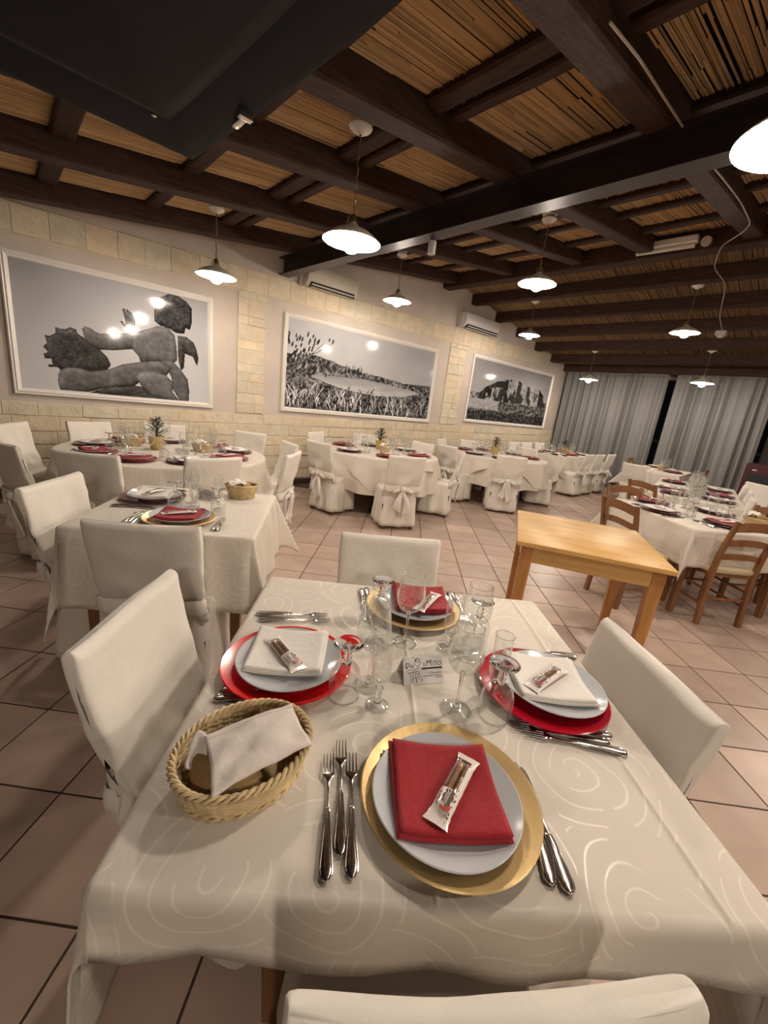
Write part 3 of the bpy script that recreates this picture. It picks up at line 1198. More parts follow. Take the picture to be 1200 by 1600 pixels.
def cover_back_mb(seed):
    m_ = MB()
    rings = []
    N = 64
    zs = [.40, .425, .45, .47, .49, .505, .52, .54, .565, .59, .62, .65, .68, .71, .74, .77, .80, .828, .845, .853, .860, .865, .8685, .870]
    for z in zs:
        tp = 1.0
        th = .024
        if z > .852:
            k = (z - .852) / .018
            th *= math.sqrt(max(0.05, 1 - k * k))
            tp = 1 - .02 * k * k
        cinch = 1 - .05 * math.exp(-((z - .5) / .03) ** 2)
        hw = (.207 + .006 * sm((z - .5) / .3)) * tp * cinch
        if z < .49:
            hw *= 1.03
        rg = []
        for k, (a, b) in enumerate(rrect(th, hw, N, 7)):
            wr = 1.0 if z < .8 else .4
            gather = math.exp(-((z - .5) / .09) ** 2)
            d = (.008 + .008 * sm((.72 - z) / .15)) * nz(b * 7 + seed, z * 11, a * 20) * wr + .016 * gather * nz(b * 26 + seed, z * 9 + b * 6, a * 10) + .013 * nz(b * 12 + z * 16 + seed, b * 3 - z * 4, seed) * sm((.70 - z) / .2)
            d += .005 * nz(b * 5 - z * 14, z * 5 + b * 9, seed) * wr
            x = back_x(z) + a + (d if a > 0 else -d)
            # the back is slightly hollow from side to side
            x += -.012 + .010 * (b / .21) ** 2
            y = b + .004 * nz(z * 14, seed + (5 if b > 0 else 0))
            zz = z + (.008 * (abs(b) / .21) ** 8 - .003 if z > .84 else 0) + .004 * nz(b * 9, seed, 3) * (1 if z > .84 else 0)
            rg.append((x, y, zz))
        rings.append(rg)
    m_.loft(rings)
    # piped seam round the front edge of the top
    return m_


def cover_skirt_mb(seed):
    m_ = MB()
    N = 88
    rings = []
    for z in (.045, .09, .14, .2, .26, .32, .37, .41, .435, .45):
        t = 1 - z / .45
        rg = []
        for k, (a, b) in enumerate(rrect(.205 + .028 * t, .21 + .022 * t, N, 5.5)):
            ph = 2 * PI * k / N
            wv = .012 * t ** 1.2 * math.sin(ph * 9 + seed + 1.5 * nz(ph * 2, seed)) + .014 * t * nz(math.cos(ph) * 2.5, math.sin(ph) * 2.5, seed)
            wv += .006 * nz(math.cos(ph) * 6, math.sin(ph) * 6, z * 12 + seed)
            r0 = math.hypot(a, b)
            rr = (r0 + wv - (.008 if z > .44 else 0)) / r0
            rg.append((a * rr - .01, b * rr, z + (.012 * nz(math.cos(ph) * 2, math.sin(ph) * 2, seed + 2) if z < .1 else 0)))
        rings.append(rg)
    for k, s_ in enumerate((.96, .8, .5, .2)):
        rings.append([(a * s_ - .01, b * s_, .457 + .004 * k + .006 * nz(a * s_ * 8, b * s_ * 8, seed + 4)) for a, b in rrect(.2, .205, N, 5.5)])
    m_.loft(rings)
    return m_


def cover_bow_mb(seed):
    m_ = MB()
    rings = []
    z = .495
    xb = back_x(.5) - .02
    for dz, k in ((-.034, .98), (-.028, 1.02), (0, 1.035), (.028, 1.02), (.034, .98)):
        rings.append([((a if a < 0 else a * .25) * k + xb + .004 * nz(b * 20, dz * 30, seed), b * k, z + dz + .012 * nz(b * 9, seed) - .02 * (1 if a > 0 else 0)) for a, b in rrect(.038, .208, 40, 6)])
    m_.loft(rings, False, False)
    kx = xb - .062
    # knot
    kn = []
    for i in range(7):
        t = -1 + 2 * i / 6
        r = .030 * math.sqrt(max(.02, 1 - t * t * .9))
        kn.append([(kx + r * .7 * math.cos(2 * PI * j / 10), r * math.sin(2 * PI * j / 10) * 1.1, z + t * .034) for j in range(10)])
    m_.loft(kn)
    # two soft loops lying against the strap and two hanging tails
    for s_ in (-1, 1):
        pts = []
        for i in range(9):
            t = i / 8
            wd = .022 + .03 * math.sin(PI * t * .9)
            cy = s_ * (.02 + .10 * t)
            cz = z - .012 * t - .02 * t * t
            pts.append([(kx + .012 - .028 * math.sin(PI * t) * math.cos((v - 2) * .5), cy, cz + (v - 2) / 2 * wd * .5) for v in range(5)])
        m_.sheet(pts if s_ < 0 else [list(reversed(p)) for p in pts], thick=.005)
        pts = []
        L_ = .27 if s_ < 0 else .23
        for i in range(15):
            t = i / 14
            wd = .022 + .026 * t
            cy = s_ * (.012 + .055 * t + .012 * math.sin(t * 5 + seed))
            cz = z - .02 - L_ * t
            slant = .03 * t * t * s_
            pts.append([(kx - .006 - .014 * math.sin(t * 4 + seed) + .012 * math.cos(v * 1.6 + seed + t * 3), cy + (v - 2) / 2 * wd, cz + (v - 2) / 2 * slant) for v in range(5)])
        m_.sheet(pts if s_ > 0 else [list(reversed(p)) for p in pts], thick=.004)
    return m_


def chair_variant(seed):
    def build():
        root = thing('covered_chair', 'x', 'chair')
        cover_skirt_mb(seed).build('seat_skirt', M['cover'], root, angle=180)
        cover_back_mb(seed).build('back_cover', M['cover'], root, angle=180)
        cover_bow_mb(seed).build('tie_bow', M['cover'], root, angle=180)
        for sx in (-1, 1):
            for sy in (-1, 1):
                lg = MB()
                x, y = sx * .175 - .01, sy * .18
                lg.loft([[(x + a * .015, y + b * .015, 0) for a, b in ((-1, -1), (1, -1), (1, 1), (-1, 1))],
                         [(x + a * .02, y + b * .02, .30) for a, b in ((-1, -1), (1, -1), (1, 1), (-1, 1))]])
                lg.build('leg', M['legwood'], root, smooth=False)
        return root
    return build


CV = [chair_variant(s_) for s_ in (1.7, 5.3, 9.1)]
NCH = [0]


def chair_at(bx_, by_, face_deg, label, table, var=None):
    """bx,by = middle of the top of the back, face = where the sitter looks"""
    a = R(face_deg)
    off = .33
    NCH[0] += 1
    o = place(CV[NCH[0] % 3 if var is None else var], (bx_ + off * math.cos(a), by_ + off * math.sin(a), 0), a, label, 'white covered chairs')
    return o


def ladder_chair():
    root = thing('ladder_back_chair', 'x', 'chair')
    W_, Dp = .39, .38
    for s_ in (-1, 1):
        p = MB()
        y = s_ * (W_ / 2 - .02)
        pr = [(-.20, 0), (-.185, .25), (-.185, .44), (-.20, .60), (-.245, .80), (-.262, .865)]
        rings = []
        for x, z in pr:
            k = .019 if z < .8 else .016
            rings.append([(x + a * k, y + b * k * .9, z) for a, b in ((-1, -.8), (-.8, -1), (.8, -1), (1, -.8), (1, .8), (.8, 1), (-.8, 1), (-1, .8))])
        p.loft(rings)
        p.build('rear_post', M['chairwood'], root, angle=40)
        p = MB()
        rings = [[(.185 + a * k, y + b * k, z) for a, b in ((-1, -.8), (-.8, -1), (.8, -1), (1, -.8), (1, .8), (.8, 1), (-.8, 1), (-1, .8))] for z, k in ((0, .017), (.2, .021), (.45, .021))]
        p.loft(rings)
        p.build('front_leg', M['chairwood'], root, angle=40)
    for z, h in ((.815, .07), (.685, .05), (.565, .045)):
        p = MB()
        xc = -.19 - .07 * sm((z - .5) / .4)
        pts0, pts1 = [], []
        for i in range(11):
            t = -1 + i / 5
            x = xc - .022 * (1 - t * t)
            zz = z + .022 * (1 - t * t)
            pts0.append([(x, t * (W_ / 2 - .03), zz - h / 2), (x + .014, t * (W_ / 2 - .03), zz - h / 2), (x + .012, t * (W_ / 2 - .03), zz + h / 2), (x - .002, t * (W_ / 2 - .03), zz + h / 2)])
        p.loft(pts0)
        p.build('back_slat', M['chairwood'], root, angle=40)
    st_ = MB()
    rings = []
    for z, k in ((.435, .97), (.445, 1.0), (.465, 1.0), (.475, .95), (.470, .5), (.466, .1)):
        rings.append([(a * k, b * k, z) for a, b in rrect(Dp / 2 + .015, W_ / 2 + .015, 28, 6)])
    st_.loft(rings)
    st_.build('rush_seat', M['rush'], root, angle=60)
    for z in (.17, .29):
        for s_ in (-1, 1):
            p = MB()
            p.tube([(-.19, s_ * (W_ / 2 - .02), z), (.185, s_ * (W_ / 2 - .02), z)], .011, 8)
            p.build('stretcher', M['chairwood'], root)
    for x, z in ((.185, .23), (-.187, .22)):
        p = MB()
        p.tube([(x, -W_ / 2 + .02, z), (x, W_ / 2 - .02, z)], .011, 8)
        p.build('stretcher', M['chairwood'], root)
    p = MB()
    p.box(-.19, .19, -W_ / 2 + .01, W_ / 2 - .01, .405, .435, .004)
    p.build('seat_rail', M['chairwood'], root)
    return root


def ladder_at(bx_, by_, face_deg, label):
    a = R(face_deg)
    return place(ladder_chair, (bx_ + .27 * math.cos(a), by_ + .27 * math.sin(a), 0), a, label, 'wooden ladder-back chairs')


# ------------------------------------------------------------------ tables
def table_base(cx, cy, rz, sx, sy, label, leg=.055, inset=.05):
    root = thing('dining_table', label, 'table', (cx, cy, 0), rz)
    t = MB()
    t.box(-sx / 2 + .006, sx / 2 - .006, -sy / 2 + .006, sy / 2 - .006, TZ - .04, TZ - .006, .004)
    t.build('table_top', M['honey'], root)
    t = MB()
    t.box(-sx / 2 + .07, sx / 2 - .07, -sy / 2 + .07, sy / 2 - .07, TZ - .12, TZ - .045, .003)
    t.build('apron', M['honey_leg'], root)
    for a in (-1, 1):
        for b in (-1, 1):
            x, y = a * (sx / 2 - inset - leg / 2), b * (sy / 2 - inset - leg / 2)
            lg = MB()
            lg.loft([[(x + p * k, y + q * k, z) for p, q in ((-1, -1), (1, -1), (1, 1), (-1, 1))] for z, k in ((0, leg * .36), (TZ - .13, leg / 2), (TZ - .042, leg / 2))])
            lg.build('leg', M['chairwood'], root, smooth=False)
    return root


def fold_profile(d, r=.018):
    """distance past the table edge -> (out, down)"""
    if d <= 0:
        return d, 0.0
    a = min(d / r, PI / 2)
    o, dn = r * math.sin(a), r * (1 - math.cos(a))
    rest = d - r * PI / 2
    if rest > 0:
        o += rest * .10
        dn += rest * .995
    return o, dn


def cloth_rect(label, cx, cy, rz, sx, sy, drops, seed, fin=(40, 40, 40, 40), group='ivory tablecloths', wav=.012, crease=()):
    """drops = (-x, +x, -y, +y); fin = fold angle of the corners (-x-y, +x-y, +x+y, -x+y)"""
    root_loc = (cx, cy, TZ)

    def axis(h, d0, d1):
        inner = list(np.linspace(-h, h, 22))
        e = [.006, .012, .018, .024, .032, .05]
        a0 = e + list(np.linspace(.07, d0, max(3, int((d0 - .05) / .025))))
        a1 = e + list(np.linspace(.07, d1, max(3, int((d1 - .05) / .025))))
        return [-h - a for a in reversed(a0)] + inner + [h + a for a in a1]
    hx, hy = sx / 2, sy / 2
    S_, T_ = axis(hx, drops[0], drops[1]), axis(hy, drops[2], drops[3])
    S_ = sorted(S_ + [c + d for c in crease for d in (-.012, -.006, -.003, 0, .003, .006, .012)])
    pts, uvs = [], []
    for s_ in S_:
        row, ur = [], []
        for t_ in T_:
            dx, dy = abs(s_) - hx, abs(t_) - hy
            gx, gy = (1 if s_ > 0 else -1), (1 if t_ > 0 else -1)
            x, y, z = s_, t_, .0025 * nz(s_ * 5, t_ * 5, seed) + .0015 * nz(s_ * 16, t_ * 16, seed)
            z += sum(.0038 * math.exp(-((s_ - c) / .0045) ** 2) for c in crease)      # ironed fold lines
            if dx > 0 and dy > 0:
                r = math.hypot(dx, dy)
                th = math.degrees(math.atan2(dy, dx))
                ci = {(-1, -1): 0, (1, -1): 1, (1, 1): 2, (-1, 1): 3}[(gx, gy)]
                fm = fin[ci]
                pk = 45
                ph = R(fm * (1 - abs(th - pk) / 45))
                o, dn = fold_profile(r)
                un = o * .5 + dn * math.sin(ph)
                dn2 = dn * math.cos(ph)
                side = (th - pk) / 45 * .018 * min(1, r / .1)
                x = gx * (hx + un * .7071 + side * -.7 + o * .35 * (1 - th / 90))
                y = gy * (hy + un * .7071 + side * .7 + o * .35 * (th / 90))
                z = -dn2
            elif dx > 0:
                o, dn = fold_profile(dx)
                f = sm(dn / .12)
                q = o + f * (wav * math.sin(t_ * 19 + seed * 3 + 2 * nz(t_ * 3, seed)) * sm((hy - abs(t_)) / .15) + .012 * nz(t_ * 6, dn * 4, seed + gx))
                x, z = gx * (hx + max(o * .6, q)), -dn
            elif dy > 0:
                o, dn = fold_profile(dy)
                f = sm(dn / .12)
                q = o + f * (wav * math.sin(s_ * 18 + seed * 5 + 2 * nz(s_ * 3, seed)) * sm((hx - abs(s_)) / .15) + .012 * nz(s_ * 6, dn * 4, seed + 5 + gy))
                y, z = gy * (hy + max(o * .6, q)), -dn
            row.append((x, y, z))
            ur.append((s_ + seed * 1.37, t_ + seed * .71))
        pts.append(row)
        uvs.append(ur)
    m_ = MB()
    m_.sheet(pts, uv=uvs, thick=.0022)
    o = m_.build('tablecloth', M['cloth'], angle=180, loc=root_loc, rz=rz)
    return tag(o, label, 'tablecloth', group)


def cloth_round(label, cx, cy, r, drop, seed, nfold, square=None, group='ivory tablecloths', lift=0.0, rot=0.0):
    pts, uvs = [], []
    NA = 168
    for k in range(NA + 1):
        a = 2 * PI * k / NA
        if square:
            c, s_ = abs(math.cos(a - rot)), abs(math.sin(a - rot))
            rmax = square / max(c, s_)
            rmax = min(rmax, r + drop)
        else:
            rmax = r + drop * (1 + .05 * nz(math.cos(a) * 2, math.sin(a) * 2, seed))
        rs = [.001, r * .4, r * .75, r - .03, r, r + .006, r + .012, r + .018, r + .026, r + .04] + list(np.linspace(r + .07, max(rmax, r + .08), 9))
        row, ur = [], []
        for q in rs:
            o, dn = fold_profile(q - r)
            f = sm(dn / .25)
            wv = f * (.030 * math.sin(a * nfold + seed + 1.2 * nz(math.cos(a) * 2, math.sin(a) * 2, seed)) + .014 * nz(math.cos(a) * 7, math.sin(a) * 7, seed + dn * 2))
            rr = r + o + wv + .02 * f + (lift if q > r else lift * .3)
            if q <= r:
                rr = q
            row.append((rr * math.cos(a), rr * math.sin(a), -dn + lift * .6 + .0015 * nz(q * 6 * math.cos(a), q * 6 * math.sin(a), seed)))
            ur.append((q * math.cos(a) + seed, q * math.sin(a) + seed * .3))
        pts.append(row)
        uvs.append(ur)
    m_ = MB()
    m_.sheet([list(x) for x in zip(*pts)], uv=[list(x) for x in zip(*uvs)])
    m_.f = [tuple(reversed(f)) for f in m_.f]
    o = m_.build('tablecloth', M['cloth'], angle=180, loc=(cx, cy, TZ - .004))
    return tag(o, label, 'tablecloth', group)


def round_base(cx, cy, r, label):
    root = thing('round_table', label, 'table', (cx, cy, 0))
    t = MB()
    t.lathe([(.0, TZ - .035), (r - .02, TZ - .035), (r - .008, TZ - .025), (r - .008, TZ - .015), (r - .02, TZ - .010), (0, TZ - .010)], 48)
    t.build('table_top', M['honey'], root)
    for k in range(4):
        a = PI / 4 + k * PI / 2
        lg = MB()
        x, y = (r * .62) * math.cos(a), (r * .62) * math.sin(a)
        lg.tube([(x * 1.08, y * 1.08, 0), (x, y, TZ - .036)], [.016, .02], 10)
        lg.build('leg', M['black'], root)
    return root


T_MAIN = 'on the nearest table'
T_TWO = 'on the second square table at left'
T_ONE_R = 'on the round table under the statue picture'
T_LAKE = 'on the round table under the lake picture'
T_ROCK = 'on the round table under the rock picture'
T_FAR = 'on the far table by the left curtain'
T_SEV = 'on the square table behind the bare wooden one'
T_LONG = 'on the long table at right'
T_END = 'on the farthest table before the right curtain'

MR = R(-41.2)                          # main table: local +x to the right along the near edge
table_base(.738, .568, MR, .985, 1.0, 'square wooden table under the nearest ivory cloth', inset=.19)
cloth_rect('ivory jacquard tablecloth on the nearest table, its corners hanging low', .738, .568, MR, .985, 1.0, (.42, .44, .115, .30), 1.0, fin=(7, 14, 25, 25), wav=.008, crease=(.415, -.02))
R2 = R(-34.6)
table_base(.718, 2.262, R2, .80, .83, 'square wooden table under cloth, left of and behind the nearest table')
cloth_rect('ivory jacquard tablecloth on the second square table at left', .718, 2.262, R2, .80, .83, (.40, .38, .38, .38), 2.3, fin=(5, 18, 25, 20))
R7 = R(51.6)
table_base(4.57, .635, R7, 1.0, 1.0, 'square table under cloth between the bare wooden table and long table', inset=.06)
cloth_rect('ivory tablecloth with a pointed corner hanging beside the bare wooden table', 4.57, .635, R7, 1.0, 1.0, (.31, .31, .31, .31), 3.1, fin=(12, 20, 25, 20))
R8 = R(10)
table_base(6.72, 1.08, R8, 2.2, .9, 'long table under cloth at the right, crowded with glasses')
cloth_rect('ivory tablecloth on the long table crowded with glasses at right', 6.72, 1.08, R8, 2.2, .9, (.3, .3, .3, .3), 4.2)
R9 = R(4)
table_base(9.25, 2.12, R9, 1.5, .8, 'table under cloth farthest away before the right curtain')
cloth_rect('ivory tablecloth farthest away before the right curtain', 9.25, 2.12, R9, 1.5, .8, (.3, .3, .3, .3), 5.2)
R6 = R(-2)
table_base(9.2, 4.02, R6, 1.8, .9, 'rectangular table under cloth by the left curtain')
cloth_rect('ivory tablecloth on the rectangular table by the left curtain', 9.2, 4.02, R6, 1.8, .9, (.4, .4, .4, .4), 6.2)
ROUND = [(1.15, 4.15, .84, 'under the statue picture', 1.1), (3.85, 4.22, .80, 'under the lake picture', 2.7), (6.30, 3.88, .82, 'left of the far table', 4.9)]
for cx, cy, r, nm, sd in ROUND:
    round_base(cx, cy, r, 'round table under cloth ' + nm)
    cloth_round('long ivory undercloth on the round table ' + nm, cx, cy, r - .006, .44, sd, 13)
    cloth_round('square ivory top cloth on the round table ' + nm, cx, cy, r, .40, sd + 2, 11, square=r + .13, lift=.008, rot=.5 + sd)

# the bare wooden table in the aisle
bw = thing('wooden_table', 'bare honey-coloured wooden table standing in the aisle', 'table', (2.645, .912, 0), math.atan2(.742 - 1.429, 3.171 - 2.777))
bt = MB()
bt.box(-.395, .395, -.40, .40, 0, 0)
L9, W9 = .81, 1.0
bt = MB()
# local x along the short far edge, local y towards the near side
hx, hy = .40, .41
bt.box(-hx, hx, -hy, hy, .722, .75, .003)
bt.build('table_top', M['honey'], bw)
for nm, b_ in (('apron', (-hx + .05, hx - .05, -hy + .035, -hy + .06)), ('apron', (-hx + .05, hx - .05, hy - .06, hy - .035)), ('apron', (-hx + .035, -hx + .06, -hy + .05, hy - .05)), ('apron', (hx - .06, hx - .035, -hy + .05, hy - .05))):
    t = MB()
    t.box(*b_, .625, .7215, .002)
    t.build(nm, M['honey'], bw)
for a in (-1, 1):
    for b in (-1, 1):
        t = MB()
        x, y = a * (hx - .065), b * (hy - .065)
        t.loft([[(x + p * k, y + q * k, z) for p, q in ((-1, -.85), (-.85, -1), (.85, -1), (1, -.85), (1, .85), (.85, 1), (-.85, 1), (-1, .85))] for z, k in ((0, .024), (.62, .034), (.7215, .034))])
        t.build('leg', M['honey_leg'], bw, angle=30)

# ------------------------------------------------------------------ chairs
def toward(x, y, tx, ty):
    return math.degrees(math.atan2(ty - y, tx - x))


chair_at(.175, 1.075, -41.2, 'white covered chair at the left side of the nearest table', None, 0)
chair_at(1.175, .14, 140, 'white covered chair at the right side of the nearest table', None, 1)
chair_at(1.20, 1.18, -130, 'white covered chair at the far side of the nearest table', None, 1)
chair_at(.292, .047, 52.5, 'white covered chair at the very bottom edge, nearest the viewer', None, 2)
chair_at(.35, 1.66, 54, 'white covered chair seen from behind at the second square table', None, 1)
chair_at(.14, 2.52, -38, 'white covered chair at the left end of the second square table', None, 2)
cx, cy = ROUND[0][:2]
for x, y, nm in ((.39, 3.28, 'white covered chair seen from behind, left front of the statue-picture table'),
                 (1.17, 3.06, 'white covered chair with back turned, right front of the statue-picture table'),
                 (-.02, 3.72, 'white covered chair cut off by the left edge at the round table'),
                 (.05, 4.86, 'white covered chair in the left corner against the stone wall'),
                 (.68, 5.26, 'white covered chair against the wall, left under the statue picture'),
                 (1.44, 5.34, 'white covered chair against the wall behind the small fir plant'),
                 (2.28, 4.82, 'white covered chair at the far right of the statue-picture table'),
                 (2.35, 3.98, 'white covered chair side-on behind another, right of the statue-picture table'),
                 (1.97, 3.26, 'white covered chair side-on with bow, between the two left round tables')):
    chair_at(x, y, toward(x, y, cx, cy), nm, None)
cx, cy = ROUND[1][:2]
for x, y, nm in ((2.74, 4.09, 'white covered chair with bow at the left of the lake-picture table'),
                 (3.38, 5.16, 'white covered chair against the wall, left under the lake picture'),
                 (4.40, 5.17, 'white covered chair against the wall, right under the lake picture'),
                 (3.23, 3.05, 'white covered chair with big bow in front of the lake-picture table'),
                 (4.84, 4.27, 'white covered chair at the right of the lake-picture table'),
                 (4.56, 3.28, 'white covered chair side-on, right front of the lake-picture table')):
    chair_at(x, y, toward(x, y, cx, cy), nm, None)
cx, cy = ROUND[2][:2]
for x, y, nm in ((5.06, 4.02, 'white covered chair with bow at the left of the rock-picture table'),
                 (5.95, 4.90, 'white covered chair against the wall left of the rock picture'),
                 (5.33, 3.02, 'white covered chair with bow in front of the rock-picture table'),
                 (6.80, 4.85, 'white covered chair against the wall under the rock picture'),
                 (7.40, 3.90, 'white covered chair at the right of the rock-picture table'),
                 (6.98, 3.02, 'white covered chair side-on, right front of the rock-picture table')):
    chair_at(x, y, toward(x, y, cx, cy), nm, None)
for x, nm in ((8.45, 'left'), (9.0, 'middle'), (9.62, 'right')):
    chair_at(x, 3.12, 90, 'white covered chair, %s of three with bows before the left curtain' % nm, None)
for x, nm in ((8.42, 'left'), (9.0, 'middle'), (9.64, 'right')):
    chair_at(x, 4.86, -92, 'white covered chair on the wall side of the far table, %s one' % nm, None)
for x, y, fd, nm in ((7.10, 1.80, -80, 'white covered chair at the left side of the long table'),
                     (7.90, 2.18, -5, 'white covered chair at the near end of the farthest table'),
                     (5.80, .40, 98, 'white covered chair at right side of the long table, nearest one'),
                     (6.60, .50, 98, 'white covered chair at right side of the long table, middle one'),
                     (7.25, .62, 98, 'white covered chair at right side of the long table, farthest one'),
                     (8.15, .55, 150, 'white covered chair at the far end of the long table')):
    chair_at(x, y, fd, nm, None)
for x, y, fd, nm in ((3.60, 1.04, -30, 'wooden ladder-back chair right behind the bare wooden table'),
                     (4.63, 1.32, -130, 'wooden ladder-back chair behind the cloth corner, second from left'),
                     (5.36, 1.37, -27, 'wooden ladder-back chair at the near end of the long table'),
                     (4.02, .20, 50, 'wooden ladder-back chair at the right edge, seen from behind'),
                     (5.20, .20, 142, 'wooden ladder-back chair beyond the bread basket at right'),
                     (5.35, -.12, 165, 'wooden ladder-back chair in the shadow at the right edge'),
                     (9.60, 2.78, -88, 'wooden ladder-back chair behind the farthest table, near the curtain'),
                     (9.56, 1.45, 92, 'wooden ladder-back chair right of the farthest table')):
    ladder_at(x, y, fd, nm)

# dark red sideboard near the door
sb = thing('sideboard', 'dark burgundy cabinet with a small pale tag before the curtain', 'cabinet', (9.75, .35, 0))
t = MB()
t.box(-.22, .22, -.72, .60, .06, 1.10, .01)
t.build('body', M['burgundy'], sb)
for y0, y1 in ((-.66, -.08), (-.04, .54)):
    t = MB()
    t.box(-.236, -.221, y0, y1, .14, .92, .006)
    t.build('door', M['black'], sb)
t = MB()
t.box(-.226, -.2205, .44, .50, .985, 1.005)
t.build('tag', M['paper'], sb, smooth=False)
t = MB()
t.box(-.18, .18, -.66, .54, 0, .06)
t.build('plinth', M['black'], sb, smooth=False)

# ================================================================== THINGS ON THE TABLES
def charger_builder(key):
    def build():
        root = thing('charger_plate', 'x', 'plate')
        m_ = MB()
        m_.lathe([(0, .001), (.105, .001), (.118, .005), (.150, .0145), (.1625, .0175), (.165, .0195), (.1625, .0215), (.150, .0185), (.120, .010), (.110, .006), (0, .006)], 72)
        m_.build('dish', M[key], root, angle=30)
        return root
    build.__name__ = 'charger_' + key
    return build


CH_ = {k: charger_builder(k) for k in ('gold', 'red', 'crimson', 'maroon')}


def dinner_plate():
    root = thing('dinner_plate', 'x', 'plate')
    m_ = MB()
    n = 72
    prof = [(0, .004), (.070, .003), (.074, .0), (.079, .0), (.082, .005), (.105, .012), (.128, .021), (.1345, .0255), (.136, .0275), (.134, .029), (.127, .026), (.104, .0165), (.080, .0115), (.05, .0095), (0, .009)]
    rings = []
    for r, z in prof:
        rings.append([((r * (1 + .008 * math.sin(3 * 2 * PI * j / n) * (r / .136) ** 2)) * math.cos(2 * PI * j / n), (r * (1 + .006 * math.sin(2 * 2 * PI * j / n + 1) * (r / .136) ** 2)) * math.sin(2 * PI * j / n), z) for j in range(n)])
    m_.loft(rings, False, False)
    m_.build('dish', M['china'], root, angle=50)
    return root


def napkin_builder(key):
    def build():
        m_ = MB()
        N = 22
        rs = random.Random(len(key))
        for layer in range(3):
            hx, hy = .093 - .002 * layer, .093 - .0015 * layer
            ox, oy, ro = rs.uniform(-.003, .003), rs.uniform(-.004, .004), rs.uniform(-.03, .03)
            top, bot = [], []
            pts = []
            for i in range(N + 1):
                row = []
                for j in range(N + 1):
                    x, y = -hx + 2 * hx * i / N, -hy + 2 * hy * j / N
                    r = math.hypot(x, y)
                    base = .0125 + .0145 * min(1.15, r / .13) ** 2.2
                    e = max(abs(x) / hx, abs(y) / hy)
                    rnd = -.0018 * sm((e - .9) / .1)
                    z = base + .0042 * (layer + 1) + rnd + .0022 * nz(x * 16, y * 16, layer * .3) - .0012
                    c, s_ = math.cos(ro), math.sin(ro)
                    row.append((x * c - y * s_ + ox, x * s_ + y * c + oy, z))
                pts.append(row)
            m_.sheet(pts, thick=.0038)
        o = m_.build('napkin', M[key], angle=180)
        return tag(o, 'x', 'napkin')
    return build


NP_ = {k: napkin_builder(k) for k in ('napkin_red', 'napkin_white')}


def text_mesh(s_, size, name, material, parent, M4, ext=.0001, shear=0.0, spacing=1.0):
    cu = bpy.data.curves.new(name, 'FONT')
    cu.body = s_
    cu.size = size
    cu.extrude = ext
    cu.shear = shear
    cu.space_character = spacing
    cu.resolution_u = 3
    t = bpy.data.objects.new(name, cu)
    COL.objects.link(t)
    dg = bpy.context.evaluated_depsgraph_get()
    me = bpy.data.meshes.new_from_object(t.evaluated_get(dg))
    bpy.data.objects.remove(t)
    bpy.data.curves.remove(cu)
    me.materials.clear()
    me.materials.append(material)
    me.transform(M4)
    o = bpy.data.objects.new(name, me)
    COL.objects.link(o)
    o.parent = parent
    return o


def pillow(L_, hw, h, n=26, crimp=.016, x0=None, x1=None):
    """wrapper: tube flattened to crimped fans at both ends (x along length)"""
    rings = []
    for i in range(n + 1):
        x = -L_ / 2 + L_ * i / n
        d = min(x + L_ / 2, L_ / 2 - x)
        if d < crimp:
            k = d / crimp
            w_, hh = hw * (1.12 - .22 * k), .0008 + .0005 * k
        else:
            k = sm((d - crimp) / .018)
            w_, hh = hw * (.90 + .06 * (1 - k) - .04 * math.sin(k * PI)), .0012 + (h - .0012) * k
        rings.append([(x, w_ * math.cos(t) + .0006 * nz(x * 90, t), h * .9 + hh * math.sin(t) * (1 if math.sin(t) > 0 else .9) + .0009 * nz(x * 120, t * 2, 3)) for t in [2 * PI * j / 18 for j in range(18)]])
    return rings


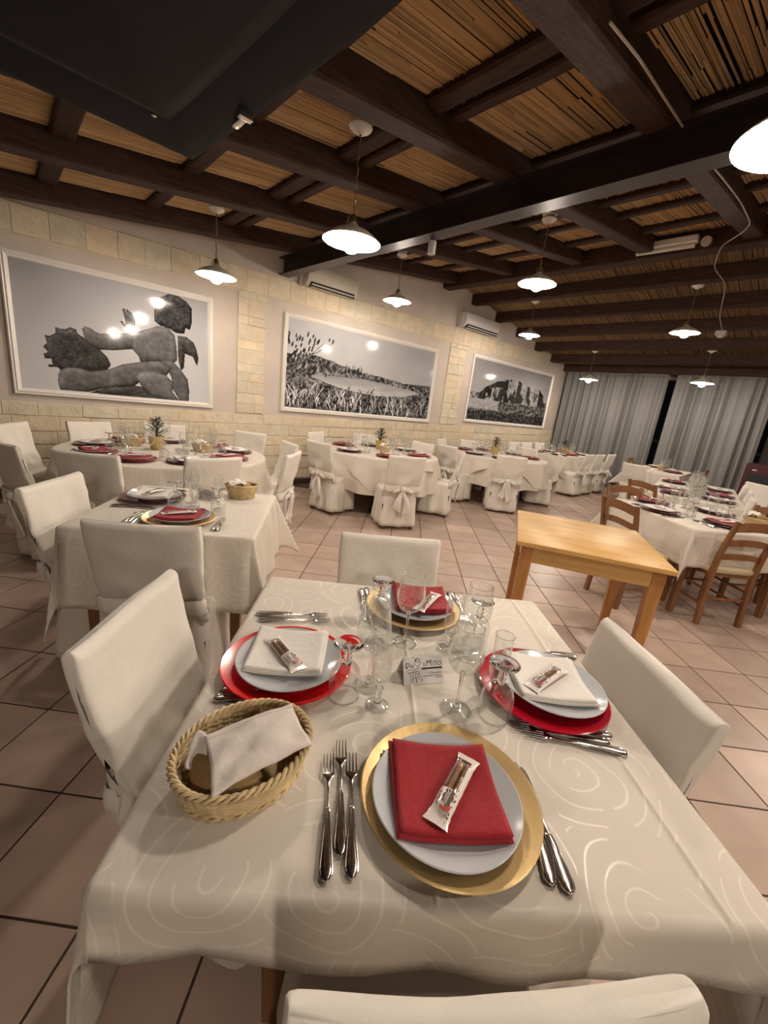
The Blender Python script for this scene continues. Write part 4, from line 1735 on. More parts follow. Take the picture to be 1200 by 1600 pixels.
def breadstick_packet():
    root = thing('breadstick_packet', 'x', 'packet')
    rings = pillow(.158, .0195, .0085)
    m_ = MB()
    m_.loft(rings, True, True)
    m_.build('clear_wrapper', M['film'], root, angle=180)
    # white printed film over the lower half and one edge
    w_ = MB()
    up = []
    for i, rg in enumerate(rings):
        up.append([(x, y * 1.01, z + .0004) for x, y, z in rg[:10]])
    w_.loft(up[15:], False, False, closed=False)
    strip = [[p for p in r[0:4]] for r in up[2:16]]
    w_.loft(strip, False, False, closed=False)
    pf = w_.build('printed_film', M['film_white'], root, angle=180)
    ends = MB()
    ends.loft([[(x, y * 1.005, z + .0003) for x, y, z in rg[:10]] for rg in rings[:3]], False, False, closed=False)
    ends.build('crimped_end', M['film_white'], root, angle=180)
    for s_ in (-1, 1):
        b_ = MB()
        b_.tube([(-.058 + .008 * k, s_ * .0065 + .0008 * math.sin(k * 2 + s_), .0075) for k in range(15)], [.0052 + .0006 * math.sin(k * 1.7 + s_) for k in range(15)], 9)
        b_.build('breadstick', M['grissini'], root)
    # leaf-shaped brown badge, red dot and lettering on the printed half
    bd = MB()
    pts = []
    for k in range(20):
        a = 2 * PI * k / 20
        rr = 1 + (.18 if k % 2 else -.05)
        pts.append((.030 + .019 * math.cos(a) * rr, .001 + .0085 * math.sin(a) * rr))
    zt = .0172
    bd.loft([[(x, y, zt) for x, y in pts], [(x, y, zt + .0003) for x, y in pts]])
    bd.build('badge', M['print_brown'], pf, smooth=False)
    rdm = MB()
    rdm.lathe([(.0085, .0166), (.0085, .0172), (0, .0173)], 18, (.049, .004, 0))
    rdm.build('red_dot', M['print_red'], pf, smooth=False)
    text_mesh('Rustica', .0135, 'lettering', M['film_white'], pf, Matrix.Translation((.052, -.0045, zt + .0005)) @ Matrix.Rotation(PI, 4, 'Z') @ Matrix.Translation((0, -.007, 0)), shear=.3)
    fl_ = MB()
    rs = random.Random(2)
    for k in range(16):
        x, y = rs.uniform(.004, .066), rs.uniform(-.014, -.011) if k % 2 else rs.uniform(.011, .014)
        fl_.box(x - .0013, x + .0013, y - .0007, y + .0007, .0128, .0152)
    tag(fl_.build('printed_flecks', M['print_brown'], pf, smooth=False), kind='stuff')
    return root


def handle_rings(x0, x1, n=14, wmax=.0115, wmin=.0030):
    """teardrop handle from the end (x0) to the neck (x1)"""
    rings = []
    for i in range(n + 1):
        t = i / n
        x = x0 + (x1 - x0) * t
        if t < .10:
            w_ = wmax * math.sqrt(max(.02, 1 - (1 - t / .10) ** 2))
        else:
            w_ = wmax + (wmin - wmax) * sm((t - .10) / .80) ** .7
        h = .0018 + .0010 * (1 - t)
        z = .0030 + .006 * math.sin(PI * t) ** 2 * .5
        rings.append([(x, w_ * math.cos(a), z + h * math.sin(a)) for a in [2 * PI * j / 12 for j in range(12)]])
    return rings


def handle_border(mb, x0, x1, wmax, wmin):
    pth = []
    for s_ in (1, -1):
        seg = []
        for i in range(15):
            t = .015 + .72 * i / 14
            x = x0 + (x1 - x0) * t
            w_ = wmax * math.sqrt(max(.02, 1 - (1 - t / .10) ** 2)) if t < .10 else wmax + (wmin - wmax) * sm((t - .10) / .80) ** .7
            seg.append((x, s_ * w_ * .84, .0052 + .006 * math.sin(PI * t) ** 2 * .5 + .001 * (1 - t)))
        pth += seg if s_ > 0 else list(reversed(seg))
    mb.ring(pth, .0011, 5)


def fork():
    root = thing('fork', 'x', 'fork')
    m_ = MB()
    rings = handle_rings(-.108, .040)
    # neck to shoulders
    for t, w_, z in ((.2, .0028, .0042), (.45, .0034, .0050), (.65, .0075, .0062), (.85, .0112, .0064), (1.0, .0118, .0060)):
        x = .040 + .028 * t
        rings.append([(x, w_ * math.cos(a), z + .0012 * math.sin(a)) for a in [2 * PI * j / 12 for j in range(12)]])
    m_.loft(rings)
    hd_ = m_.build('handle', M['silver'], root, angle=60)
    b_ = MB()
    handle_border(b_, -.108, .040, .0115, .003)
    b_.build('raised_border', M['silver'], hd_)
    for k in range(4):
        t = MB()
        y = -.0094 + .00627 * k
        t.tube([(.066, y, .0060), (.075, y * 1.02, .0056), (.090, y * 1.0, .0052), (.104, y * .97, .0062), (.110, y * .96, .0072)], [.0020, .0017, .0015, .0012, .0006], 6, flat=.7)
        t.build('tine', M['silver'], root)
    return root


def knife():
    root = thing('knife', 'x', 'knife')
    m_ = MB()
    m_.loft(handle_rings(-.112, .004, wmax=.0112, wmin=.0055))
    hd_ = m_.build('handle', M['silver'], root, angle=60)
    b_ = MB()
    handle_border(b_, -.112, .004, .0112, .0055)
    b_.build('raised_border', M['silver'], hd_)
    t = MB()
    rings = []
    for i in range(13):
        u = i / 12
        x = .002 + .106 * u
        lo = -.0085 * math.sqrt(max(.01, 1 - max(0, (u - .7) / .3) ** 2)) if u > .04 else -.005
        hi = .0075 - .004 * max(0, u - .6) / .4
        if u > .98:
            hi = lo + .001
        z = .0042
        rings.append([(x, lo, z), (x, (lo + hi) / 2, z - .0007), (x, hi, z - .0010), (x, hi, z + .0010), (x, (lo + hi) / 2, z + .0007)])
    t.loft(rings)
    t.build('blade', M['silver'], root, angle=30)
    return root


def wine_glass():
    root = thing('wine_glass', 'x', 'glass')
    b_ = MB()
    b_.lathe([(.0045, .098), (.014, .101), (.028, .112), (.0375, .130), (.041, .148), (.0395, .168), (.0355, .192), (.0315, .2195)], 44)
    b_.build('bowl', M['glass'], root, angle=180)
    r_ = MB()
    r_.ring([(.0315 * math.cos(2 * PI * k / 44), .0315 * math.sin(2 * PI * k / 44), .2197) for k in range(44)], .0007, 5)
    r_.build('rim', M['glass_solid'], root)
    s_ = MB()
    s_.lathe([(.0, .104), (.006, .1015), (.0055, .097), (.0040, .088), (.0034, .06), (.0036, .03), (.0045, .014), (.008, .008), (.003, .004), (0, .004)], 24)
    s_.build('stem', M['glass_solid'], root, angle=180)
    f_ = MB()
    f_.lathe([(.0065, .0095), (.018, .0050), (.033, .0026), (.0365, .0014), (.0362, .0006), (.030, .0004)], 40)
    f_.build('foot', M['glass'], root, angle=180)
    return root


def flute_glass():
    root = thing('flute_glass', 'x', 'glass')
    b_ = MB()
    b_.lathe([(.008, .046), (.015, .051), (.0205, .064), (.022, .080), (.0215, .110), (.0215, .14), (.0225, .170)], 36)
    b_.build('bowl', M['glass'], root, angle=180)
    r_ = MB()
    r_.ring([(.0225 * math.cos(2 * PI * k / 36), .0225 * math.sin(2 * PI * k / 36), .170) for k in range(36)], .0008, 5)
    r_.build('rim', M['glass_solid'], root)
    s_ = MB()
    s_.lathe([(.0, .052), (.010, .048), (.008, .043), (.006, .038), (.0085, .032), (.0055, .026), (.006, .016), (.009, .010), (.004, .006), (0, .006)], 24)
    s_.build('stem', M['glass_solid'], root, angle=180)
    f_ = MB()
    f_.lathe([(.008, .0115), (.020, .0055), (.026, .0030), (.0277, .0016), (.0270, .0006), (.022, .0004)], 34)
    f_.build('foot', M['glass'], root, angle=180)
    return root


def goblet_down():
    """water goblet standing upside down on its rim"""
    root = thing('water_goblet', 'x', 'glass')
    H_ = .140
    b_ = MB()
    b_.lathe([(r, H_ - z) for r, z in [(.009, .052), (.020, .056), (.031, .068), (.0365, .085), (.0375, .105), (.0360, .125), (.0345, .1395)]], 40)
    b_.f = [tuple(reversed(f)) for f in b_.f]
    b_.build('bowl', M['glass'], root, angle=180)
    r_ = MB()
    r_.ring([(.0345 * math.cos(2 * PI * k / 40), .0345 * math.sin(2 * PI * k / 40), .0010) for k in range(40)], .0009, 5)
    r_.build('rim', M['glass_solid'], root)
    s_ = MB()
    pr = [(.0, .058), (.011, .054), (.0095, .049), (.0065, .044), (.0105, .038), (.0065, .032), (.0095, .026), (.0060, .021), (.0075, .014), (.010, .010), (.005, .007), (0, .007)]
    s_.lathe([(r, H_ - z) for r, z in pr], 24)
    s_.build('stem', M['glass_solid'], root, angle=180)
    f_ = MB()
    f_.lathe([(r, H_ - z) for r, z in ((0, .012), (.009, .011), (.016, .0075), (.026, .0048), (.0335, .0030), (.0350, .0016), (.0340, .0004), (.028, .0003), (0, .0003))], 40)
    f_.build('foot', M['glass_solid'], root, angle=180)
    return root


# ------------------------------------------------------------------ ordinals for the labels
REG = {}
ORD = ['leftmost', 'second from left', 'third from left', 'fourth from left', 'fifth from left', 'sixth from left', 'seventh from left', 'eighth from left', 'ninth from left', 'tenth from left',
       'eleventh from left', 'twelfth from left', 'thirteenth from left', 'fourteenth from left', 'fifteenth from left']


def reg(o, what, where):
    REG.setdefault((what, where), []).append(o)
    return o


def put(builder, x, y, z, rz, what, where, group):
    return reg(place(builder, (x, y, z), rz, None, group), what, where)


def setting(where, cx, cy, deg, chg, nap, cutlery=False, glasses=True, packet=True, seed=0, napdeg=None, dz=0.0):
    """deg = direction the sitter looks, towards the middle of the table"""
    rs = random.Random(seed)
    a = R(deg)
    f = Vector((math.cos(a), math.sin(a)))
    r_ = Vector((f.y, -f.x))              # sitter's right
    names = {'gold': 'gold charger plate', 'red': 'bright red charger plate', 'crimson': 'crimson charger plate', 'maroon': 'dark maroon charger plate'}
    z = TZ + .001
    put(CH_[chg], cx, cy, z, rs.random() * 6, names[chg], where, 'charger plates')
    put(dinner_plate, cx + rs.uniform(-.006, .006), cy + rs.uniform(-.006, .006), z + .0065, rs.random() * 6, 'white dinner plate', where, 'white dinner plates')
    put(NP_[nap], cx, cy, z + .0068, a + R(rs.uniform(-6, 6)) if napdeg is None else R(napdeg), 'folded red napkin' if nap == 'napkin_red' else 'folded white napkin', where, 'folded napkins')
    if packet:
        put(breadstick_packet, cx + rs.uniform(-.01, .01), cy + rs.uniform(-.01, .01), z + .0325, a + R(rs.uniform(40, 140)), 'breadstick packet', where, 'breadstick packets')
    if cutlery:
        for k in range(3):
            p = Vector((cx, cy)) - r_ * (.178 + .019 * k) + f * (-.01 + .018 * (k == 1))
            put(fork, p.x, p.y, TZ + .001, a + R(rs.uniform(-3, 3)), 'fork', where, 'dinner forks')
        for k in range(2):
            p = Vector((cx, cy)) + r_ * (.182 + .018 * k) - f * .02
            put(knife, p.x, p.y, TZ + .001, a + R(rs.uniform(-2, 5)), 'knife', where, 'dinner knives')
    if glasses:
        for bld, ff, rr, nm in ((wine_glass, .215, .03, 'upright wine glass'), (flute_glass, .235, .115, 'narrow flute glass'), (goblet_down, .165, .155, 'upturned water goblet')):
            p = Vector((cx, cy)) + f * (ff + rs.uniform(-.012, .012)) + r_ * (rr + rs.uniform(-.012, .012))
            put(bld, p.x, p.y, TZ + .0012, rs.random() * 6, nm, where, {'upright wine glass': 'wine glasses', 'narrow flute glass': 'flute glasses', 'upturned water goblet': 'upturned water goblets'}[nm])


# ---- the nearest table, thing by thing
def single(builder, x, y, z, rz, label, group=None, scale=1.0):
    return place(builder, (x, y, z), rz, label, group, scale=scale)


z0 = TZ + .001
FAC = {'near': 48.8, 'left': -41.2, 'right': 138.8, 'far': -131.2}
for key, ch_, c_, p_, npk, nc, nd, nlab in (
        ('near', 'gold', (.530, .296), (.514, .293), 'napkin_red', (.518, .301), 50, 'red'),
        ('left', 'red', (.479, .778), (.482, .775), 'napkin_white', (.494, .801), 50, 'white'),
        ('right', 'crimson', (.961, .339), (.984, .327), 'napkin_white', (.988, .342), 45, 'white'),
        ('far', 'gold', (.980, .816), (.990, .818), 'napkin_red', (1.020, .822), 50, 'red')):
    nm = {'gold': 'gold', 'red': 'bright red', 'crimson': 'crimson'}[ch_]
    wh = {'near': 'nearest the viewer', 'left': 'on the left side of the nearest table', 'right': 'on the right side of the nearest table', 'far': 'at the far side of the nearest table'}[key]
    single(CH_[ch_], *c_, z0, 0, scale=.97, label='%s charger plate %s' % (nm, wh), group='charger plates')
    single(dinner_plate, *p_, z0 + .0065, scale=.96, rz={'near': 0, 'left': 1, 'right': 2, 'far': 3}[key], label='white dinner plate on the %s charger %s' % (nm, wh), group='white dinner plates')
    single(NP_[npk], *nc, z0 + .0068, R(nd), 'folded %s napkin on the white plate %s' % (nlab, wh), 'folded napkins')
for (x, y), dg, nm in (((.523, .286), 196, 'red napkin nearest the viewer'), ((.474, .784), -94, 'white napkin on the left side of the nearest table'),
                       ((.972, .336), 178, 'white napkin on the right side of the nearest table'), ((1.010, .781), 199, 'red napkin at the far side of the nearest table')):
    single(breadstick_packet, x, y, z0 + .0325, R(dg), 'clear breadstick packet lying on the ' + nm, 'breadstick packets')
ANG = lambda a, b: math.atan2(b[1] - a[1], b[0] - a[0])
for h, t, nm in (((.281, .321), (.409, .495), 'left one of three beside the nearest gold charger'),
                 ((.318, .336), (.448, .508), 'middle one of three beside the nearest gold charger'),
                 ((.312, .300), (.446, .472), 'right one of three beside the nearest gold charger'),
                 ((.508, 1.023), (.705, .892), 'lower of two above the bright red charger'),
                 ((.536, 1.046), (.695, .938), 'upper of two above the bright red charger'),
                 ((.924, .128), (.800, .285), 'front one of three by the crimson charger'),
                 ((.925, .160), (.788, .318), 'middle one of three by the crimson charger'),
                 ((.955, .161), (.812, .325), 'back one of three, half under the crimson charger'),
                 ((1.198, .804), (1.085, .662), 'outer one right of the far gold charger'),
                 ((1.180, .822), (1.066, .680), 'inner one right of the far gold charger')):
    c_ = ((h[0] + t[0]) / 2, (h[1] + t[1]) / 2)
    single(fork, *c_, z0, ANG(h, t), 'polished steel fork, ' + nm, 'dinner forks')
for h, t, nm in (((.549, .111), (.702, .262), 'left one right of the nearest gold charger'),
                 ((.563, .091), (.699, .246), 'right one right of the nearest gold charger'),
                 ((.291, .767), (.471, .634), 'front one below the bright red charger'),
                 ((.313, .778), (.485, .648), 'back one, half under the bright red charger'),
                 ((1.196, .362), (1.060, .490), 'behind the crimson charger'),
                 ((.92, 1.02), (.79, .84), 'outer one left of the far gold charger'),
                 ((.942, 1.02), (.812, .838), 'inner one left of the far gold charger')):
    c_ = ((h[0] + t[0]) / 2, (h[1] + t[1]) / 2)
    single(knife, *c_, z0, ANG(h, t), 'polished steel knife, ' + nm, 'dinner knives')
for (x, y), nm in (((.817, .693), 'in front of the far red napkin'), ((.606, .611), 'left of the name card'), ((.724, .430), 'front right of the name card'), ((.929, .543), 'behind the front right wine glass')):
    single(wine_glass, x, y, z0, 0, 'tall clear wine glass on the nearest table, ' + nm, 'wine glasses')
for (x, y), nm in (((.580, .547), 'left of the name card, nearest the viewer'), ((.905, .602), 'right of the far red napkin'), ((.842, .405), 'beside the crimson charger'), ((.745, .745), 'left of the far red napkin')):
    single(flute_glass, x, y, z0, 0, 'narrow clear flute glass on the nearest table, ' + nm, 'flute glasses')
for (x, y), nm in (((.537, .618), 'beside the bright red charger'), ((.786, .366), 'beside the crimson charger'), ((1.005, .576), 'at the right behind the glasses'), ((.832, .826), 'at the left of the far gold charger')):
    single(goblet_down, x, y, z0, 0, 'upturned clear water goblet on the nearest table, ' + nm, 'upturned water goblets')


# ---- bread baskets
def basket_parts(root, a, b, h, flare, nr, nst, seg, rw, big):
    bs = MB()
    bs.lathe([(0, .004), (.985, .004), (1.0, .008)], seg)
    bs.v = [(x * a * .93, y * b * .93, z) for x, y, z in bs.v]
    bs.build('woven_base', M['wicker'], root)
    wv = MB()
    for k in range(nr):
        t = (k + .5) / nr
        z = .006 + (h - .012) * t
        sc_ = .95 + flare * t
        wv.ring([((a * sc_ + (.0022 if big else .002) * math.cos(nst * PI * 2 * j / seg / 2 + PI * k)) * math.cos(2 * PI * j / seg), (b * sc_ + .0022 * math.cos(nst * PI * j / seg + PI * k)) * math.sin(2 * PI * j / seg), z) for j in range(seg)], rw, 5)
    tag(wv.build('woven_side', M['wicker'], root), kind='stuff')
    sk = MB()
    for k in range(nst):
        t = 2 * PI * k / nst
        sk.tube([(a * .95 * math.cos(t), b * .95 * math.sin(t), .004), (a * (.95 + flare) * math.cos(t), b * (.95 + flare) * math.sin(t), h)], rw * .8, 5)
    tag(sk.build('stakes', M['wicker'], root), kind='stuff')
    br = MB()
    n2 = seg * 2
    for s_ in range(3):
        pth = []
        for j in range(n2):
            t = 2 * PI * j / n2
            ph = t * nst * .5 + s_ * 2 * PI / 3
            rr = 1 + flare - .05
            pth.append(((a * rr + .0045 * math.cos(ph)) * math.cos(t), (b * rr + .0045 * math.cos(ph)) * math.sin(t), h + .0045 * math.sin(ph)))
        br.ring(pth, rw * 1.15, 5)
    br.build('braided_rim', M['wicker'], root)
    ft = MB()
    for s_ in range(2):
        ft.ring([((a * .97 + .003 * math.cos(t * nst * .5 + s_ * PI)) * math.cos(t), (b * .97 + .003 * math.cos(t * nst * .5 + s_ * PI)) * math.sin(t), .005 + .003 * math.sin(t * nst * .5 + s_ * PI)) for t in [2 * PI * j / n2 for j in range(n2)]], rw * 1.1, 5)
    ft.build('braided_foot', M['wicker'], root)


def big_basket():
    root = thing('bread_basket', 'x', 'basket')
    basket_parts(root, .112, .092, .054, .12, 9, 34, 136, .0031, True)
    return root


def small_basket():
    root = thing('bread_basket', 'x', 'basket')
    basket_parts(root, .075, .06, .075, .28, 9, 22, 66, .0042, False)
    return root


def bread_roll():
    m_ = MB()
    rings = []
    for i in range(13):
        t = -1 + 2 * i / 12
        r = math.sqrt(max(.004, 1 - abs(t) ** 2.3))
        rings.append([(t * .055, r * .030 * math.cos(a) * (1 + .06 * nz(t * 3, a)), .028 + r * .027 * math.sin(a)) for a in [2 * PI * j / 18 for j in range(18)]])
    m_.loft(rings)
    return tag(m_.build('bread_roll', M['bread'], angle=180), 'x', 'bread')


BK = (.271, .566)
single(big_basket, *BK, z0, R(2), 'large oval straw bread basket covered with a napkin on the nearest table', 'bread baskets')
single(bread_roll, BK[0] - .062, BK[1] + .008, z0 + .010, R(75), 'brown bread roll showing at the left end of the large basket')
single(bread_roll, BK[0] - .045, BK[1] - .040, z0 + .008, R(-30), 'brown bread roll under the napkin in the large basket')
single(bread_roll, BK[0] + .045, BK[1] + .02, z0 + .012, R(-10), 'bread roll hidden under the napkin, far end of the large basket')
nk = MB()
c00, c10, c01, c11 = Vector((.184, .494, z0 + .064)), Vector((.362, .488, z0 + .064)), Vector((.211, .598, z0 + .080)), Vector((.372, .580, z0 + .082))
pts = []
for i in range(29):
    row = []
    for j in range(21):
        u, v = i / 28, j / 20
        p = c00 * (1 - u) * (1 - v) + c10 * u * (1 - v) + c01 * (1 - u) * v + c11 * u * v
        bulge = .016 * math.sin(PI * min(1, u * .9 + .05)) * math.sin(PI * (v * .85 + .08)) - .010 * math.exp(-((u - .35) ** 2 + (v - .45) ** 2) / .02) + .006 * nz(u * 4, v * 4, 2)
        p.z += bulge
        p += Vector((-.006, .008, 0)) * math.sin(PI * v) * (u - .5)
        row.append(tuple(p))
    pts.append(row)
nk.sheet(pts, thick=.005)
o = nk.build('napkin', M['napkin_grey'], angle=180)
tag(o, 'ivory linen napkin folded over the bread in the large basket', 'napkin')
hem = MB()
hem.sheet([[(pts[i][j][0], pts[i][j][1], pts[i][j][2] + .0012) for j in (18, 19, 20)] for i in range(29)], thick=.001)
hem.build('stitched_hem', M['napkin_grey'], o, angle=180)
fl_ = MB()
fp = []
for i in range(13):
    u = i / 12
    row = []
    for j in range(9):
        v = j / 8
        a_ = v * 1.8 * PI * .6
        row.append((.211 - .030 * u + .006 * math.cos(a_), .598 + .012 * u - .028 * v + .006 * math.sin(u * 5), z0 + .080 - .020 * v - .010 * u * v + .008 * math.sin(u * 4 + v * 3)))
    fp.append(row)
fl_.sheet(fp, thick=.004)
fl_.build('turned_corner', M['napkin_grey'], o, angle=180)


# ---- tent cards
def card_lines(mb, polys, r, zf):
    for pl in polys:
        for (x0, y0), (x1, y1) in zip(pl[:-1], pl[1:]):
            d = Vector((x1 - x0, y1 - y0))
            if d.length < 1e-5:
                continue
            n = Vector((-d.y, d.x)).normalized() * r
            mb.add([(x0 + n.x, y0 + n.y, zf), (x0 - n.x, y0 - n.y, zf), (x1 - n.x, y1 - n.y, zf), (x1 + n.x, y1 + n.y, zf)], [(0, 1, 2, 3)])


def tent_card():
    root = thing('name_card', 'x', 'card')
    w_, h_ = .108, .066          # panel width and slant height
    tilt = R(62)
    dep = h_ * math.cos(tilt)
    hz = h_ * math.sin(tilt)
    # printed panel faces -y; x to the right
    Fm = Matrix.Translation((-w_ / 2, -dep, .0)) @ Matrix.Rotation(tilt, 4, 'X')
    Bm = Matrix.Translation((-w_ / 2, dep, .0)) @ Matrix.Rotation(PI - tilt, 4, 'X')
    m_ = MB()
    for X_ in (Fm, Bm):
        m_.box(0, w_, 0, h_, -.0003, .0003, 0, X_)
    fc = m_.build('folded_card', M['paper'], root, smooth=False)
    s_ = w_ / 620
    q = lambda *p: [((x - 250) * s_, (790 - y) * s_ * h_ / (w_ * 470 / 620)) for x, y in p]
    sk = MB()
    fig = [q((300, 500), (285, 465), (300, 430), (335, 420), (360, 440), (345, 460), (330, 470), (345, 495), (400, 500), (415, 520)),
           q((350, 460), (390, 470), (430, 455), (425, 415), (450, 390), (450, 355), (480, 345), (508, 365), (505, 400), (480, 420), (455, 405)),
           q((505, 400), (520, 440), (495, 460), (485, 510), (440, 530), (400, 545), (330, 540), (305, 565), (320, 590), (400, 580), (430, 560)),
           q((330, 590), (350, 620), (365, 680), (355, 770)), q((395, 585), (400, 640), (395, 700), (385, 770)),
           q((430, 590), (450, 570), (490, 585), (495, 610), (460, 615), (430, 600), (425, 640), (450, 690), (440, 740), (470, 765)),
           q((480, 620), (510, 670), (540, 720), (545, 745)), q((460, 640), (490, 700), (520, 750)),
           q((400, 700), (430, 680), (455, 710), (440, 760)), q((300, 470), (320, 490), (310, 510)), q((320, 440), (340, 445)), q((360, 500), (380, 480), (410, 490)),
           q((440, 470), (470, 480), (480, 500)), q((395, 340), (405, 320), (415, 345)), q((470, 370), (490, 385))]
    card_lines(sk, fig, .0007, .0005)
    card_lines(sk, [q((290, 440), (310, 425)), q((288, 480), (305, 520)), q((430, 400), (455, 350))], .0016, .0005)
    sk.v = [tuple(Fm @ Vector(v)) for v in sk.v]
    sk.build('line_drawing', M['ink_grey'], fc, smooth=False)
    text_mesh('IL', .0125, 'lettering', M['ink'], fc, Fm @ Matrix.Translation((.0525, .0425, .0005)), ext=.00005)
    text_mesh('M', .0205, 'lettering', M['ink'], fc, Fm @ Matrix.Translation((.0615, .0425, .0005)), ext=.00005)
    text_mesh('ITO', .0145, 'lettering', M['ink'], fc, Fm @ Matrix.Translation((.0795, .0425, .0005)), ext=.00005)
    br = MB()
    br.box(.049, .1055, .0345, .0385, .0003, .0006, 0, Fm)
    br.build('black_bar', M['ink'], fc, smooth=False)
    text_mesh('Giovanni', .0090, 'lettering', M['ink'], fc, Fm @ Matrix.Translation((.069, .0225, .0005)), ext=.00005, shear=.35)
    tx = MB()
    rs = random.Random(5)
    for y, xa, xb in ((.0175, .053, .104), (.0128, .086, .104)):
        x = xa
        while x < xb:
            L_ = rs.uniform(.0015, .004)
            tx.box(x, min(x + L_, xb), y, y + .0017, .0003, .0005, 0, Fm)
            x += L_ + .0008
    tag(tx.build('small_print', M['ink_grey'], fc, smooth=False), kind='stuff')
    return root


single(tent_card, .742, .562, z0, R(-27), 'white tent card with a line drawing and lettering in the middle of the nearest table')


# ---- little fir in a gold pot
def fir_pot():
    root = thing('potted_fir', 'x', 'plant')
    p = MB()
    p.lathe([(0, .002), (.040, .0), (.043, .006), (.052, .085), (.054, .095), (.050, .096), (.047, .086), (0, .084)], 26)
    p.build('pot', M['pot_gold'], root, angle=45)
    f = MB()
    rs = random.Random(11)
    f.tube([(0, 0, .08), (.004, 0, .16), (0, .003, .235)], [.006, .004, .002], 6)
    for k in range(24):
        zb = .085 + .13 * (k / 24)
        a = k * 2.4
        L_ = .095 * (1 - .62 * k / 24) * rs.uniform(.85, 1.1)
        dr = Vector((math.cos(a), math.sin(a), rs.uniform(.25, .8)))
        dr.normalize()
        b0 = Vector((0, 0, zb))
        f.tube([b0, b0 + dr * L_], [.0025, .001], 4)
        for j in range(26):
            t = .15 + .85 * j / 26
            c_ = b0 + dr * (L_ * t)
            o_ = Vector((rs.uniform(-1, 1), rs.uniform(-1, 1), rs.uniform(-.6, 1)))
            o_ = (o_ - dr * o_.dot(dr)).normalized() + dr * .7
            o_.normalize()
            sd = o_.cross(dr).normalized() * .0016
            e = c_ + o_ * .020
            f.add([c_ + sd, c_ - sd, e], [(0, 1, 2)])
    f.build('branches', M['fir'], root, smooth=False)
    return root


# ---- the second square table
ax2 = Vector((math.cos(R2), math.sin(R2)))
ay2 = Vector((-ax2.y, ax2.x))
def on2(u, v):
    return Vector((.718, 2.262)) + ax2 * u + ay2 * v


p = on2(.03, -.235); setting(T_TWO, p.x, p.y, 55.4, 'gold', 'napkin_red', True, True, True, 1)
p = on2(-.22, .12); setting(T_TWO, p.x, p.y, -34.6, 'maroon', 'napkin_white', True, True, True, 2)
single(small_basket, 1.075, 2.395, z0, R(-20), 'small straw bread basket on the second square table at left', 'bread baskets')
single(bread_roll, 1.10, 2.39, z0 + .032, R(50), 'bread roll in the small basket on the second square table')
single(tent_card, .86, 2.40, z0, R(-60), 'white tent card on the second square table at left')


def cloth_lump(x, y, z, s_, label, seed):
    m_ = MB()
    pts = []
    for i in range(15):
        row = []
        for j in range(15):
            u, v = -1 + i / 7, -1 + j / 7
            zz = .035 * (1 - .5 * (u * u + v * v)) + .02 * nz(u * 2 + seed, v * 2, seed)
            row.append((x + u * s_ + .01 * nz(u * 2, v * 2, seed + 4), y + v * s_ * .7, z + zz))
        pts.append(row)
    m_.sheet(pts, thick=.003)
    return tag(m_.build('napkin', M['napkin_white'], angle=180), label, 'napkin')


cloth_lump(1.045, 2.405, z0 + .072, .055, 'white napkin over the small basket on the second square table', 1.0)

# ---- round table under the statue picture
cx, cy = 1.15, 4.15
for k, dg in enumerate((-130, -92, -50, -8, 30, 74, 112, 150, 192)):
    x, y = cx + .60 * math.cos(R(dg)), cy + .60 * math.sin(R(dg))
    setting(T_ONE_R, x, y, dg + 180, ('crimson', 'maroon', 'crimson', 'maroon')[k % 4], ('napkin_red', 'napkin_white')[k % 2], False, True, True, 20 + k)
single(fir_pot, 1.07, 4.24, z0, .3, 'little fir in a gold pot on the round table under the statue picture', 'potted firs', scale=1.3)
single(small_basket, .90, 4.42, z0, R(10), 'small straw bread basket left of the fir on the statue-picture table', 'bread baskets')
single(bread_roll, .89, 4.40, z0 + .036, R(20), 'bread roll in the basket left of the fir')
cloth_lump(.91, 4.45, z0 + .074, .05, 'white napkin in the basket left of the fir, statue-picture table', 2.0)
single(small_basket, 1.44, 4.12, z0, R(-20), 'small straw bread basket right of the fir on the statue-picture table', 'bread baskets')
single(bread_roll, 1.46, 4.10, z0 + .034, R(-40), 'bread roll in the basket right of the fir')
cloth_lump(1.43, 4.15, z0 + .074, .05, 'white napkin in the basket right of the fir, statue-picture table', 3.0)
single(tent_card, 1.20, 3.95, z0, R(-30), 'white tent card on the round table under the statue picture')

# ---- round table under the lake picture
cx, cy = 3.85, 4.22
for k, dg in enumerate((185, 116, 60, 241, 3, -53)):
    x, y = cx + .56 * math.cos(R(dg)), cy + .56 * math.sin(R(dg))
    setting(T_LAKE, x, y, dg + 180, ('maroon', 'crimson')[k % 2], ('napkin_white', 'napkin_red')[k % 2], False, True, True, 40 + k)
single(fir_pot, 4.02, 4.40, z0, 1.2, 'little fir in a gold pot on the round table under the lake picture', 'potted firs', scale=1.3)
single(small_basket, 3.90, 4.16, z0, R(30), 'small straw bread basket on the round table under the lake picture', 'bread baskets')
single(bread_roll, 3.91, 4.15, z0 + .036, R(10), 'bread roll in the basket on the lake-picture table')
cloth_lump(3.89, 4.19, z0 + .074, .05, 'white napkin in the basket on the lake-picture table', 4.0)

# ---- round table left of the far table
cx, cy = 6.30, 3.88
for k, dg in enumerate((173, 112, 220, 58, 1, -50)):
    x, y = cx + .57 * math.cos(R(dg)), cy + .57 * math.sin(R(dg))
    setting(T_ROCK, x, y, dg + 180, ('maroon', 'crimson')[k % 2], ('napkin_white', 'napkin_red')[k % 2], False, True, True, 60 + k)
single(fir_pot, 6.33, 3.95, z0, 2.2, 'little fir in a gold pot on the round table under the rock picture', 'potted firs', scale=1.3)

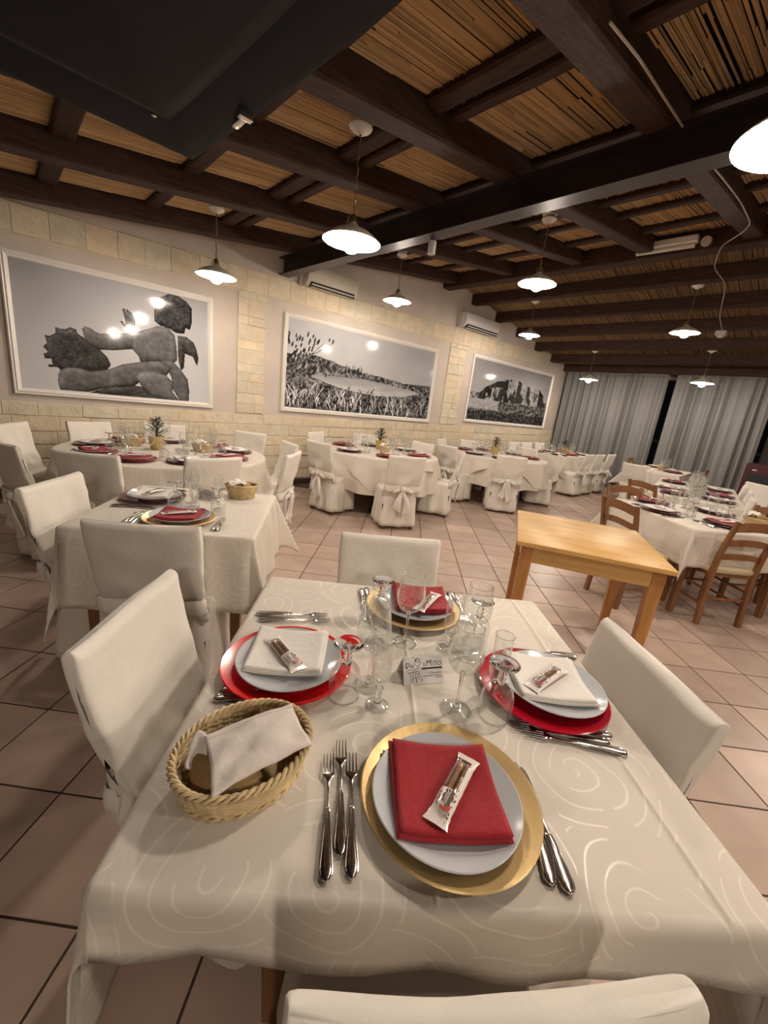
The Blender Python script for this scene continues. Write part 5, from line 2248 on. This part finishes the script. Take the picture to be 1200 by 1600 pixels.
# ---- rectangular table by the left curtain
for k, (x, fd) in enumerate(((8.50, 90), (9.05, 90), (9.65, 90), (8.50, -90), (9.05, -90), (9.65, -90))):
    setting(T_FAR, x, 4.02 + (-.24 if fd > 0 else .24), fd, ('maroon', 'crimson')[k % 2], ('napkin_white', 'napkin_red')[k % 2], False, True, False, 80 + k)
single(fir_pot, 9.22, 4.03, z0, .8, 'little fir in a gold pot on the far table by the left curtain', 'potted firs', scale=1.3)
single(small_basket, 9.42, 4.0, z0, R(30), 'small straw bread basket on the far table by the left curtain', 'bread baskets')

# ---- tables at the right
ux, uy = math.cos(R7), math.sin(R7)
setting(T_SEV, 4.30, .900, -38, 'maroon', 'napkin_white', True, True, True, 100)
setting(T_SEV, 4.72, 1.085, -100, 'maroon', 'napkin_red', False, True, True, 101)
setting(T_SEV, 4.34, .425, 52, 'maroon', 'napkin_red', True, True, True, 102)
setting(T_SEV, 4.93, .600, 142, 'maroon', 'napkin_white', False, True, True, 103)
single(big_basket, 4.86, .28, z0, R(-20), 'straw bread basket on the square table at the right edge', 'bread baskets')
single(bread_roll, 4.84, .27, z0 + .032, R(40), 'bread roll in the basket at the right edge, left one')
single(bread_roll, 4.91, .27, z0 + .032, R(-20), 'bread roll in the basket at the right edge, right one')
cloth_lump(4.87, .315, z0 + .068, .06, 'white napkin in the bread basket at the right edge', 5.0)
a8 = Vector((math.cos(R8), math.sin(R8)))
b8 = Vector((-a8.y, a8.x))
for k, (u, v, fd) in enumerate(((-.40, .25, -80), (.55, .27, -80), (-.78, -.22, 100), (-.22, -.24, 100), (.40, -.25, 100), (-.85, .20, -20))):
    p = Vector((6.72, 1.08)) + a8 * u + b8 * v
    setting(T_LONG, p.x, p.y, fd, 'maroon', ('napkin_white', 'napkin_red')[k % 2], False, True, True, 120 + k)
for k in range(18):                                     # the long table carries a crowd of spare glasses
    p = Vector((6.72, 1.08)) + a8 * (-.75 + .075 * k + .02 * math.sin(k * 5)) + b8 * (.05 * math.sin(k * 2.3))
    put((wine_glass, flute_glass, goblet_down)[k % 3], p.x, p.y, TZ + .0012, k, ('upright wine glass', 'narrow flute glass', 'upturned water goblet')[k % 3], T_LONG, ('wine glasses', 'flute glasses', 'upturned water goblets')[k % 3])
setting(T_END, 9.75, 2.34, -88, 'maroon', 'napkin_white', False, True, False, 140)
setting(T_END, 9.10, 1.88, 92, 'maroon', 'napkin_red', False, True, False, 141)
single(small_basket, 9.30, 2.12, z0, R(30), 'small straw bread basket on the farthest table', 'bread baskets')
single(tent_card, 9.34, 1.96, z0, R(-50), 'white tent card on the farthest table')

for (what, where), lst in REG.items():
    lst.sort(key=lambda o: img_x(o.location))
    for k, o in enumerate(lst):
        if len(lst) == 1:
            o['label'] = '%s %s' % (what, where)
        else:
            o['label'] = '%s %s, %s' % (what, where, ORD[k] if k < len(ORD) else 'number %d from left' % (k + 1))
